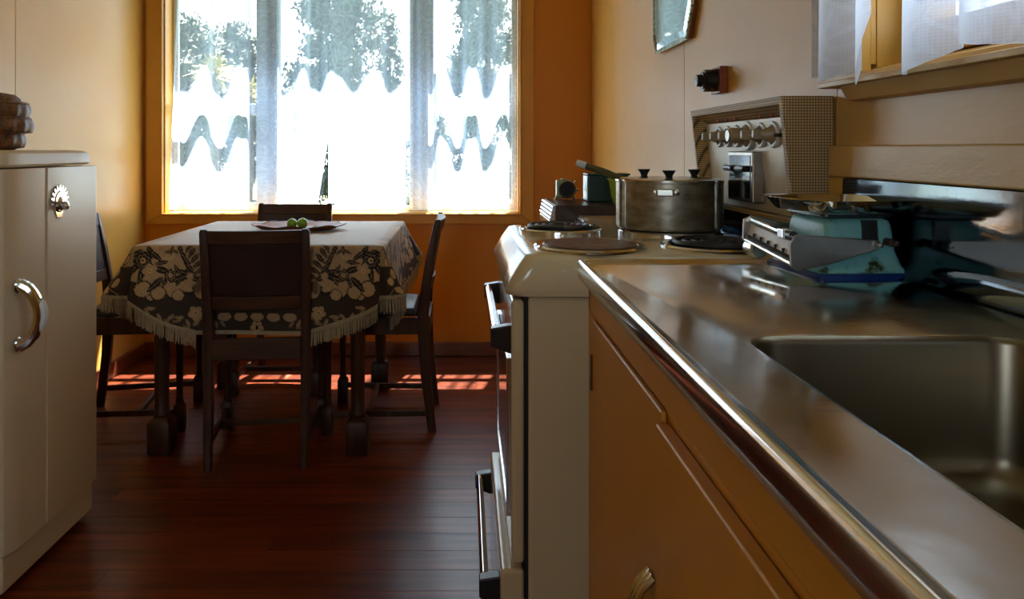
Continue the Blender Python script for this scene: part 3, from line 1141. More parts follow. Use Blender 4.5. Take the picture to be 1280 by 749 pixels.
def bar_handle(parent, xf, xb, z):
    bm = BM()
    poly = [(xf, z - 0.016), (xf + 0.008, z - 0.019), (xf + 0.016, z - 0.012), (xf + 0.016, z + 0.012), (xf + 0.006, z + 0.017), (xf, z + 0.010)]
    add_prism(bm, poly, 'Y', 1.435, 1.865)
    obj('handle_bar', bm, M['chrome'], parent, bevel=0.002, label='chrome bar handle')
    for y0, y1 in ((1.41, 1.436), (1.864, 1.89)):
        bm = BM()
        q0 = [(xf - 0.002, y0, z - 0.020), (xf - 0.002, y1, z - 0.020), (xf - 0.002, y1, z + 0.014), (xf - 0.002, y0, z + 0.014)]
        q1 = [(xb, y0, z - 0.034), (xb, y1, z - 0.034), (xb, y1, z + 0.020), (xb, y0, z + 0.020)]
        add_rings(bm, [q0, q1])
        obj('handle_bracket', bm, M['black'], parent, bevel=0.003, label='black handle bracket')


bar_handle(dr, 0.052, 0.087, 0.752)
bar_handle(dw, 0.030, 0.067, 0.285)

# backguard: woven sides and top, white panel leaning forward
Y0, Y1 = 1.380, 1.932
ZB, ZT = 0.965, 1.196
XB0, XT0, XK = 0.612, 0.588, XR - 0.004


def bgx(z):
    return XB0 + (XT0 - XB0) * (z - ZB) / (ZT - ZB)


bm = BM()
for y0, y1 in ((Y0, Y0 + 0.014), (Y1 - 0.014, Y1)):
    add_prism(bm, [(bgx(ZB) - 0.012, ZB), (XK, ZB), (XK, ZT), (bgx(ZT) - 0.012, ZT)], 'Y', y0, y1)
add_prism(bm, [(bgx(ZT - 0.014) - 0.012, ZT - 0.014), (XK, ZT - 0.014), (XK, ZT), (bgx(ZT) - 0.012, ZT)], 'Y', Y0 + 0.014, Y1 - 0.014)
bgd = obj('backguard', bm, M['woven'], st, smooth=False, label='backguard frame covered in brown woven mesh')
# sloping inner mesh reveals
bm = BM()
add_prism(bm, [(bgx(ZT - 0.014) - 0.012, ZT - 0.014), (bgx(ZT - 0.04) + 0.022, ZT - 0.036), (XK, ZT - 0.036), (XK, ZT - 0.014)], 'Y', Y0 + 0.014, Y1 - 0.014)
obj('top_reveal', bm, M['woven'], bgd, smooth=False)
bm = BM()
a_ = [(bgx(ZB) - 0.012, Y1 - 0.014, ZB), (bgx(ZT) - 0.012, Y1 - 0.014, ZT - 0.014), (bgx(ZT) + 0.022, Y1 - 0.040, ZT - 0.036), (bgx(ZB) + 0.022, Y1 - 0.040, ZB)]
add_rings(bm, [a_, [(XK, p[1] + 0.0 if i < 2 else p[1], p[2]) for i, p in enumerate(a_)]])
obj('side_reveal', bm, M['woven'], bgd, smooth=False)
bm = BM()
add_prism(bm, [(bgx(ZB) + 0.012, ZB), (XK, ZB), (XK, ZT - 0.036), (bgx(ZT - 0.036) + 0.012, ZT - 0.036)], 'Y', Y0 + 0.014, Y1 - 0.036)
obj('control_panel', bm, M['panel_white'], bgd)
bm = BM()
add_prism(bm, [(0.606, 0.912), (0.625, 0.916), (0.628, ZB), (0.645, ZB), (0.645, 0.909), (0.606, 0.909)], 'Y', Y0 + 0.01, Y1)
obj('splash_strip', bm, M['splash'], bgd)
boxo('support_post', M['splash'], bgd, 0.63, XK, Y0 + 0.01, Y1 - 0.01, 0.90, ZB, bevel=0)
boxo('lower_lip', M['woven'], bgd, bgx(ZB) - 0.010, XK, Y0 + 0.014, Y1 - 0.014, ZB - 0.004, ZB + 0.006, bevel=0.001)
tilt = math.atan2(XB0 - XT0, ZT - ZB)


def knob(y, r, L, red=True, big=False):
    z = 1.128
    px = bgx(z) + 0.012
    root = BM()
    add_lathe(root, [(r * 1.06, 0.001), (r * 1.06, -0.003), (r * 0.98, -0.006), (r * 0.80, -0.006), (r * 0.78, -0.002)], 28, (px, y, z), 'X', cap1=False)
    o = obj('control_knob', root, M['white_paint'], st, label='beige control knob with a pale ring')
    b = BM()
    if big:
        add_lathe(b, [(r * 0.8, -0.001), (r * 0.74, -0.010), (r * 0.56, -0.014), (r * 0.54, -L), (r * 0.40, -L - 0.004)], 28, (px, y, z), 'X')
    else:
        add_lathe(b, [(r * 0.72, -0.001), (r * 0.66, -0.006), (r * 0.42, -0.022), (r * 0.3, -0.03)], 24, (px, y, z), 'X')
        add_prism(b, [(px - 0.012, z - 0.009), (px - L, z - 0.010), (px - L - 0.003, z - 0.006), (px - L - 0.003, z + 0.008), (px - L, z + 0.011), (px - 0.012, z + 0.009)], 'Y', y - 0.0055, y + 0.0055)
    obj('knob_cap', b, M['knob_beige'], o, bevel=0.0015)
    if big:
        b = BM()
        add_lathe(b, [(r * 0.42, -L - 0.003), (r * 0.40, -L - 0.0065), (0.003, -L - 0.007)], 20, (px, y, z), 'X')
        obj('knob_dial', b, M['arm'], o)
    if red:
        b = BM()
        zz = z + 0.0405
        p2 = bgx(zz) + 0.0115
        add_rings(b, [[(x, y, zz - 0.0075), (x, y + 0.006, zz), (x, y, zz + 0.0075), (x, y - 0.006, zz)] for x in (p2, p2 - 0.002)])
        obj('red_marker', b, M['red'], o)


for yy, r, L, rd, bgk in ((1.800, 0.0235, 0.040, True, False), (1.743, 0.0235, 0.040, True, False), (1.685, 0.0235, 0.040, True, False), (1.620, 0.030, 0.040, False, True),
                          (1.548, 0.0245, 0.040, True, False), (1.486, 0.0250, 0.040, True, False)):
    knob(yy, r, L, rd, bgk)
pz = 1.126
bm = BM()
add_lathe(bm, [(0.017, 0.001), (0.017, -0.004), (0.014, -0.006), (0.010, -0.004)], 24, (bgx(pz) + 0.012, 1.436, pz), 'X')
sk = obj('key_switch', bm, M['knob_beige'], st)
bm = BM()
add_tube(bm, [(bgx(pz) + 0.008, 1.436, pz), (bgx(pz) - 0.012, 1.428, pz)], 0.0035, 8)
obj('switch_toggle', bm, M['plate_iron'], sk)
boxo('name_plate', M['knob_beige'], st, bgx(pz) + 0.004, bgx(pz) + 0.013, 1.396, 1.412, pz - 0.016, pz + 0.016, bevel=0.002)
# glass fronted fuse box with two black knobs
tb = BM()
add_box(tb, 0.592, 0.618, 1.560, 1.705, 0.988, 1.094)
tbx = obj('timer_box', tb, M['arm'], st, bevel=0.003, label='metal framed box with a dark glass front')
boxo('timer_glass', M['dark_glass'], tbx, 0.5905, 0.594, 1.570, 1.695, 0.996, 1.086, bevel=0.001)
for yy in (1.672, 1.60):
    bm = BM()
    add_tube(bm, [(0.589, yy - 0.026, 1.058), (0.583, yy - 0.022, 1.058), (0.583, yy + 0.022, 1.058), (0.589, yy + 0.026, 1.058)], 0.0068, 10)
    obj('timer_grip', bm, M['black'], tbx)

# ------------------------------------------------------------------ three wedge saucepans on one burner
PC = (0.475, 1.762)
PZ = HZ + 0.0102


def sector(R, a0, a1, off, rc):
    am = (a0 + a1) / 2
    cx, cy = off * math.cos(am), off * math.sin(am)
    raw = []
    n_ = 18
    raw.append((cx, cy))
    for i in range(n_ + 1):
        a = a0 + (a1 - a0) * i / n_
        raw.append((cx + R * math.cos(a), cy + R * math.sin(a)))
    # round the three sharp corners
    out = []
    m_ = len(raw)
    for i, p in enumerate(raw):
        if i in (0, 1, m_ - 1):
            p = Vector(p)
            q0 = Vector(raw[i - 1])
            q1 = Vector(raw[(i + 1) % m_])
            d0 = min(rc, (q0 - p).length * 0.9)
            d1 = min(rc, (q1 - p).length * 0.9)
            s0, s1 = p + (q0 - p).normalized() * d0, p + (q1 - p).normalized() * d1
            for k_ in range(6):
                t = k_ / 5
                out.append(tuple((1 - t) ** 2 * s0 + 2 * t * (1 - t) * p + t * t * s1))
        else:
            out.append(tuple(p))
    return out


def inset(poly, d):
    c = Vector((sum(p[0] for p in poly), sum(p[1] for p in poly))) / len(poly)
    return [tuple(Vector(p) + (c - Vector(p)).normalized() * d) for p in poly]


def pan(ang, label, handle, bracket):
    a = math.radians(ang)
    root = thing('wedge_saucepan', label, 'saucepan', (PC[0], PC[1], PZ), 0, 'three wedge saucepans on the rear hotplate')
    pl = sector(0.117, a - PI / 3, a + PI / 3, 0.004, 0.016)
    H = 0.108
    bm = BM()
    add_rings(bm, [[(x, y, z) for x, y in inset(pl, d)] for d, z in ((0.004, 0.0), (0.001, 0.003), (0.0, 0.008), (0.0, H - 0.004), (-0.0015, H - 0.003), (-0.0015, H))])
    obj('pan_body', bm, M['pot'], root, w=False, ang=40)
    bm = BM()
    add_rings(bm, [[(x, y, z) for x, y in inset(pl, d)] for d, z in ((-0.003, H + 0.0005), (-0.003, H + 0.003), (0.004, H + 0.005), (0.03, H + 0.007))])
    lid = obj('lid', bm, M['pot_rim'], root, w=False, ang=40)
    kc = (0.066 * math.cos(a), 0.066 * math.sin(a), H + 0.006)
    bm = BM()
    add_lathe(bm, [(0.010, 0.0), (0.0075, 0.004), (0.009, 0.009), (0.014, 0.0165), (0.0145, 0.019), (0.006, 0.0195)], 20, kc)
    obj('knob', bm, M['black'], lid, w=False, label='black lid knob')
    return root, a, H


r_, a, H = pan(255, 'nearest wedge saucepan of three, with a bare riveted bracket facing the sink', False, True)
bm = BM()
add_box(bm, -0.024, 0.012, -0.1265, -0.1205, 0.078, 0.094)
RB = Matrix.Rotation(math.radians(-16), 4, 'Z')
bmesh.ops.transform(bm, matrix=RB, verts=bm.verts)
br = obj('handle_bracket', bm, M['pot_rim'], r_, w=False, bevel=0.003)
for dx in (-0.027, 0.017):
    bm = BM()
    add_lathe(bm, [(0.0085, 0.0), (0.008, -0.003), (0.005, -0.0045), (0.001, -0.005)], 14, (dx, -0.120, 0.087), 'Y')
    bmesh.ops.transform(bm, matrix=RB, verts=bm.verts)
    obj('rivet', bm, M['pot_rim'], r_, w=False)
r_, a, H = pan(135, 'left rear wedge saucepan with the olive handle raised to the left', True, False)
bm = BM()
add_tube(bm, [(-0.098, 0.035, 0.108), (-0.135, 0.058, 0.124), (-0.185, 0.085, 0.142)], [0.0075, 0.0088, 0.0085], 10)
h_ = obj('handle', bm, M['khaki'], r_, w=False, label='olive handle')
bm = BM()
add_tube(bm, [(-0.178, 0.0813, 0.1395), (-0.199, 0.092, 0.147)], [0.0096, 0.0085], 10)
obj('handle_tip', bm, M['white_paint'], h_, w=False, label='pale handle tip')
r_, a, H = pan(15, 'right rear wedge saucepan of three, beside the stove backguard', False, False)

# ------------------------------------------------------------------ bench pieces beyond the stove
fb = thing('filler_shelf', 'low marbled shelf with ribbed metal edge just behind the stove', 'shelf', (0.48, 1.985, 0))
boxo('top', M['board_marble'], fb, 0.315, XR - 0.02, 1.942, 2.096, 0.897, 0.916, bevel=0.002)
boxo('carcass', M['stove_enamel'], fb, 0.325, XR - 0.02, 1.944, 2.096, 0.0, 0.897, bevel=0.002)


def ribbed(parent, x, y0, y1, z0, n_, h, step=0.0):
    for i in range(n_):
        bm = BM()
        z = z0 + i * h
        add_prism(bm, [(x + 0.01, z + 0.0006), (x - 0.003 + step * i, z + 0.0006), (x - 0.006 + step * i, z + h * 0.4), (x - 0.004 + step * i, z + h * 0.9), (x + 0.01, z + h * 0.94)], 'Y', y0, y1)
        obj('metal_rib', bm, M['alu'], parent, bevel=0.0008)


ribbed(fb, 0.300, 1.942, 2.096, 0.893, 3, 0.008, 0.005)
ec = thing('end_cupboard', 'narrow cream cupboard with dark top and ribbed metal edge beyond the stove', 'cabinet', (0.45, 2.17, 0))
boxo('carcass', M['stove_enamel'], ec, 0.238, XR - 0.02, 2.102, 2.385, 0.0, 0.900, bevel=0.003)
boxo('top', M['counter_dark'], ec, 0.252, XR - 0.005, 2.100, 2.39, 0.901, 0.9435, bevel=0.003)
ribbed(ec, 0.2425, 2.100, 2.39, 0.901, 4, 0.0106, 0.0025)
TOPZ = 0.944
# small clock
ck = thing('table_clock', 'small pale green metal clock with round black dial on the end cupboard', 'clock', (0.306, 2.34, TOPZ))
bm = BM()
add_box(bm, -0.022, 0.024, -0.012, 0.020, 0.004, 0.060)
obj('case', bm, M['clock_body'], ck, w=False, bevel=0.005)
bm = BM()
add_lathe(bm, [(0.026, 0.0), (0.0265, -0.008), (0.024, -0.011), (0.021, -0.010), (0.020, -0.007)], 32, (0.010, -0.012, 0.031), 'Y')
obj('bezel', bm, M['plate_iron'], ck, w=False)
bm = BM()
add_lathe(bm, [(0.0205, -0.006), (0.0205, -0.0085), (0.002, -0.009)], 28, (0.010, -0.012, 0.031), 'Y')
obj('dial', bm, M['black'], ck, w=False, label='round black dial')
bm = BM()
add_lathe(bm, [(0.007, 0.0), (0.006, 0.004), (0.002, 0.006)], 14, (0.0, 0.004, 0.060))
obj('top_button', bm, M['clock_body'], ck, w=False)
for dx in (-0.026, 0.034):
    bm = BM()
    add_tube(bm, [(dx, -0.004, 0.0), (dx * 0.8, -0.004, 0.012)], [0.0045, 0.003], 8)
    obj('foot', bm, M['alu'], ck, w=False)
bm = BM()
add_tube(bm, [(0.036, -0.012, 0.031), (0.044, -0.012, 0.031)], 0.003, 8)
add_tube(bm, [(0.030, -0.004, 0.046), (0.036, -0.004, 0.058)], 0.0015, 6)
obj('winder', bm, M['alu'], ck, w=False)
# green tin
tn = thing('storage_tin', 'dark green basketweave printed tin on the end cupboard behind the saucepans', 'tin', (0.412, 2.255, TOPZ))
bm = BM()
add_box(bm, -0.050, 0.070, -0.040, 0.040, 0.001, 0.078)
obj('box', bm, M['tin_weave'], tn, w=False, bevel=0.004)
bm = BM()
add_box(bm, -0.0525, -0.050, -0.037, 0.038, 0.004, 0.076)
obj('side_label', bm, M['tin_blue'], tn, w=False, bevel=0.001, label='pale blue end of the tin')
bm = BM()
add_box(bm, -0.0525, 0.0725, -0.0425, 0.0425, 0.0785, 0.084)
obj('lid', bm, M['tin_green'], tn, w=False, bevel=0.002)
# crumpled yellow-green packet beside the tin
rp = random.Random(3)
bm = BM()
rings_ = []
for z, w_, d_ in ((0.0, 0.006, 0.006), (0.02, 0.012, 0.010), (0.045, 0.017, 0.012), (0.064, 0.021, 0.008), (0.071, 0.024, 0.003)):
    rings_.append([(w_ * math.cos(t) * rp.uniform(0.85, 1.15), d_ * math.sin(t) * rp.uniform(0.8, 1.2), z + rp.uniform(-0.002, 0.002) * (z > 0)) for t in [2 * PI * i / 14 for i in range(14)]])
add_rings(bm, rings_)
pk = obj('crumpled_packet', bm, M['lime_green'], None, smooth=False)
pk.location = (0.432, 2.165, TOPZ + 0.0005)
tag(pk, 'crumpled yellow green packet between the green tin and the saucepans', 'packet')

# ------------------------------------------------------------------ turquoise kitchen scale on the bench
DZ = 0.9097
sc = thing('kitchen_scale', 'chipped turquoise beam kitchen scale with a steel tray on the sink bench', 'scale', (0.583, 1.185, DZ), math.radians(3))


def rr3(x0, x1, y0, y1, r, z, ns=3, nc=4):
    return [(x, y, z) for x, y in rrect(x0, x1, y0, y1, r, ns, nc)]


bm = BM()
add_rings(bm, [rr3(-0.075, 0.068, -0.085, 0.085, 0.010, 0.0), rr3(-0.076, 0.069, -0.086, 0.086, 0.010, 0.006), rr3(-0.072, 0.065, -0.082, 0.082, 0.010, 0.009)])
obj('base_trim', bm, M['blue_base'], sc, w=False, label='royal blue base edge')
bm = BM()
add_rings(bm, [rr3(-0.071, 0.064, -0.081, 0.081, 0.010, 0.009), rr3(-0.064, 0.059, -0.073, 0.073, 0.010, 0.018), rr3(-0.056, 0.055, -0.066, 0.066, 0.012, 0.038),
               rr3(-0.050, 0.052, -0.061, 0.061, 0.012, 0.075), rr3(-0.047, 0.050, -0.058, 0.058, 0.012, 0.083), rr3(-0.038, 0.042, -0.05, 0.05, 0.01, 0.087)])
obj('housing', bm, M['turq'], sc, w=False, ang=50)
bm = BM()
add_prism(bm, [(0.0, 0.045), (0.026, 0.045), (0.024, 0.0845), (0.002, 0.0845)], 'Y', -0.0645, -0.055)
obj('slot_plate', bm, M['black'], sc, w=False)
bm = BM()
add_rings(bm, [rr3(-0.050, 0.050, -0.055, 0.055, 0.01, 0.0865), rr3(-0.056, 0.056, -0.060, 0.060, 0.01, 0.090), rr3(-0.055, 0.055, -0.06, 0.06, 0.01, 0.094)])
obj('tray_support', bm, M['black'], sc, w=False)
bm = BM()
add_rings(bm, [rr3(-0.066, 0.064, -0.070, 0.070, 0.014, 0.0945), rr3(-0.069, 0.067, -0.074, 0.074, 0.016, 0.0965), rr3(-0.080, 0.078, -0.085, 0.085, 0.02, 0.1125),
               rr3(-0.089, 0.086, -0.094, 0.094, 0.022, 0.1135), rr3(-0.090, 0.087, -0.095, 0.095, 0.022, 0.115), rr3(-0.079, 0.077, -0.084, 0.084, 0.02, 0.1142),
               rr3(-0.068, 0.066, -0.073, 0.073, 0.016, 0.0985), rr3(-0.05, 0.046, -0.055, 0.055, 0.014, 0.0975)])
RT = Matrix.Rotation(math.radians(6), 4, 'Z')
bmesh.ops.transform(bm, matrix=RT, verts=bm.verts)
obj('weighing_tray', bm, M['tray'], sc, w=False, ang=30, label='polished steel weighing tray')
# beam cradle on the left side
for yy, s_ in ((-0.083, 1), (0.078, 1)):
    bm = BM()
    poly = [(-0.106, 0.014), (-0.116, 0.020), (-0.118, 0.052), (-0.108, 0.066), (0.008, 0.058), (0.016, 0.052), (0.014, 0.044), (-0.060, 0.022)] if yy < 0 else \
        [(-0.106, 0.030), (-0.118, 0.040), (-0.116, 0.074), (-0.104, 0.080), (-0.03, 0.066), (-0.03, 0.05)]
    add_prism(bm, poly, 'Y', yy, yy + 0.005)
    obj('beam_arm', bm, M['arm'], sc, w=False, bevel=0.0015, label='polished beam side arm')
bm = BM()
add_hexa(bm, [(-0.112, -0.079, 0.026), (-0.104, -0.079, 0.024), (-0.104, 0.078, 0.040), (-0.112, 0.078, 0.042)],
         [(-0.104, -0.079, 0.052), (-0.100, -0.079, 0.052), (-0.100, 0.078, 0.066), (-0.104, 0.078, 0.066)])
obj('beam_scale', bm, M['ruler'], sc, w=False, label='cream graduated beam')
bm = BM()
for i in range(30):
    yy = -0.074 + i * 0.005
    f = (yy + 0.079) / 0.157
    add_box(bm, -0.1128, -0.1075, yy, yy + 0.0014, 0.027 + 0.016 * f, 0.0335 + 0.016 * f + (0.006 if i % 5 == 0 else 0))
obj('beam_tick', bm, M['black'], sc, w=False, kind='stuff')
bm = BM()
add_tube(bm, [(-0.1045, -0.079, 0.0595), (-0.1045, 0.078, 0.0735)], 0.0042, 8)
add_tube(bm, [(-0.114, -0.079, 0.024), (-0.114, 0.078, 0.040)], 0.003, 8)
obj('beam_rod', bm, M['chrome'], sc, w=False)
bm = BM()
add_box(bm, -0.112, -0.097, -0.052, -0.030, 0.056, 0.071)
obj('poise', bm, M['chrome'], sc, w=False, bevel=0.002)
bm = BM()
add_lathe(bm, [(0.0075, -0.014), (0.0075, 0.0)], 12, (-0.1045, -0.054, 0.062), 'Y')
obj('poise_knob', bm, M['black'], sc, w=False)
bm = BM()
add_lathe(bm, [(0.012, 0.0), (0.015, 0.003), (0.015, 0.030), (0.012, 0.033)], 20, (-0.104, 0.046, 0.028), 'Y')
obj('counterweight', bm, M['alu'], sc, w=False)
for x_, z_ in ((0.014, 0.051), (0.038, 0.053)):
    bm = BM()
    add_lathe(bm, [(0.006, 0.02), (0.006, 0.0), (0.0045, -0.002), (0.004, -0.009), (0.001, -0.010)], 12, (x_, -0.081, z_), 'Y')
    obj('pivot_screw', bm, M['alu'] if x_ < 0.02 else M['plate_iron'], sc, w=False)

# ------------------------------------------------------------------ wall things
# bevelled mirror
mr = thing('wall_mirror', 'mirror with clipped corners and notched edges hanging on the right wall', 'mirror', (XR, 2.40, 1.75))
my0, my1, mz0, mz1, cc = 2.185, 2.625, 1.425, 2.03, 0.055
octo = [(my0 + cc, mz0), (my1 - cc * 0.6, mz0), (my1, mz0 + cc), (my1, mz1 - cc), (my1 - cc, mz1), (my0 + cc, mz1), (my0, mz1 - cc), (my0, mz0 + cc * 1.6)]
bm = BM()
add_prism(bm, octo, 'X', XR - 0.016, XR - 0.002)
obj('backing_board', bm, M['block_wood'], mr, label='dark brown backing board')
cy_, cz_ = (my0 + my1) / 2, (mz0 + mz1) / 2
ins = [(cy_ + (p[0] - cy_) * 0.97, cz_ + (p[1] - cz_) * 0.975) for p in octo]
ins2 = [(cy_ + (p[0] - cy_) * 0.87, cz_ + (p[1] - cz_) * 0.90) for p in octo]
bm = BM()
add_rings(bm, [[(XR - 0.0162, *p) for p in ins], [(XR - 0.019, *p) for p in ins], [(XR - 0.0225, *p) for p in ins2]])
gl = obj('mirror_glass', bm, M['mirror'], mr, smooth=False)
bm = BM()
for k_ in range(8):
    p, q = Vector(octo[k_]), Vector(octo[(k_ + 1) % 8])
    n_ = max(2, int((q - p).length / 0.021))
    for i in range(n_):
        a, b = p + (q - p) * ((i + 0.12) / n_), p + (q - p) * ((i + 0.88) / n_)
        c = Vector((cy_, cz_))
        a2, b2 = a + (c - a).normalized() * 0.010, b + (c - b).normalized() * 0.010
        a, b = a - (c - a).normalized() * 0.003, b - (c - b).normalized() * 0.003
        add_rings(bm, [[(x, *v) for v in (a, b, b2, a2)] for x in (XR - 0.0150, XR - 0.0225)])
obj('notched_edge', bm, M['mirror_edge'], mr, kind='stuff', smooth=False)
# switch on wooden block
sw = thing('wall_switch', 'stepped black bakelite fitting on a square wooden block on the right wall', 'switch', (XR, 1.975, 1.277))
boxo('wooden_block', M['block_wood'], sw, XR - 0.022, XR - 0.0005, 1.94, 2.01, 1.243, 1.312, bevel=0.002)
bm = BM()
cS = (XR - 0.022, 1.975, 1.277)
add_lathe(bm, [(0.029, 0.0), (0.029, -0.028), (0.026, -0.031), (0.022, -0.031), (0.0215, -0.036), (0.017, -0.037)], 32, cS, 'X')
obj('switch_body', bm, M['black'], sw)
bm = BM()
add_lathe(bm, [(0.0165, -0.034), (0.0165, -0.040), (0.0155, -0.050), (0.010, -0.052)], 24, cS, 'X')
obj('switch_cap', bm, M['black'], sw)
for zz, s_ in ((1.306, 1), (1.2485, -1)):
    bm = BM()
    add_tube(bm, [(XR - 0.020, 1.957, zz), (XR - 0.040, 1.95, zz - s_ * 0.006)], 0.0022, 6)
    obj('spring_clip', bm, M['plate_iron'], sw)

# ------------------------------------------------------------------ table
tb_ = thing('dining_table', 'dark oak dining table with block feet under the printed tablecloth', 'table', (-0.722, 3.12, 0))
TX0, TX1, TY0, TY1, TZ = -1.155, -0.289, 2.668, 3.572, 0.755
boxo('table_top', M['darkwood_x'], tb_, TX0, TX1, TY0, TY1, TZ - 0.022, TZ - 0.002, bevel=0.003)
bm = BM()
ax0, ax1, ay0, ay1 = -1.085, -0.36, 2.745, 3.50
for x0, x1, y0, y1 in ((ax0, ax1, ay0, ay0 + 0.02), (ax0, ax1, ay1 - 0.02, ay1), (ax0, ax0 + 0.02, ay0 + 0.02, ay1 - 0.02), (ax1 - 0.02, ax1, ay0 + 0.02, ay1 - 0.02)):
    add_box(bm, x0, x1, y0, y1, TZ - 0.115, TZ - 0.022)
obj('apron', bm, M['darkwood_x'], tb_, bevel=0.002)


def table_leg(x, y):
    bm = BM()
    def sq(h, z, c):
        return [(x + px, y + py, z) for px, py in rrect(-h, h, -h, h, max(0.001, c), 1, 3)]
    add_rings(bm, [sq(0.036, 0.0, 0.004), sq(0.040, 0.006, 0.004), sq(0.040, 0.112, 0.004), sq(0.035, 0.124, 0.012), sq(0.029, 0.132, 0.028), sq(0.031, 0.142, 0.03), sq(0.026, 0.150, 0.0255),
                   sq(0.025, 0.22, 0.024), sq(0.030, 0.60, 0.028), sq(0.031, 0.63, 0.004), sq(0.034, 0.64, 0.003), sq(0.034, TZ - 0.022, 0.003)])
    obj('leg', bm, M['darkwood'], tb_, ang=40)


for x, y in ((-1.095, 2.755), (-0.385, 2.755), (-1.09, 3.51), (-0.385, 3.51)):
    table_leg(x, y)

# printed tablecloth -----------------------------------------------------------
TAN, DARK, CREAM, BRN = np.array((0.46, 0.29, 0.15)), np.array((0.016, 0.009, 0.006)), np.array((0.66, 0.42, 0.21)), np.array((0.042, 0.024, 0.013))


def ell(u, v, cu, cv, a, b, ang):
    c, s = math.cos(ang), math.sin(ang)
    x, y = (u - cu) * c + (v - cv) * s, -(u - cu) * s + (v - cv) * c
    return x, y, (x / a) ** 2 + (y / b) ** 2


def leaf(col, u, v, cu, cv, L, ang, colr=DARK, wd=0.19):
    x, y, _ = ell(u, v, cu, cv, 1, 1, ang)
    L = L * 1.25
    t = (x + L / 2) / L
    ok = (t > 0) & (t < 1)
    wid = L * wd * np.sin(PI * np.clip(t, 0, 1)) ** 0.8 * (1 - 0.3 * t)
    m_ = ok & (np.abs(y) < wid)
    col[m_] = colr
    vein = m_ & (np.abs(y) < 0.0014) & (t < 0.85)
    col[vein] = TAN * 0.55


def flower(col, u, v, cu, cv, R, n_, c0, c1, ph=0.0):
    x, y = u - cu, v - cv
    r, a = np.hypot(x, y), np.arctan2(y, x)
    edge = R * (0.72 + 0.28 * np.abs(np.cos((a + ph) * n_ / 2)))
    m_ = r < edge
    col[m_] = c0
    ring_ = m_ & (r > edge * 0.55) & (r < edge * 0.72)
    col[ring_] = c0 * 0.5 + c1 * 0.35
    col[r < R * 0.30] = c1
    col[r < R * 0.12] = DARK


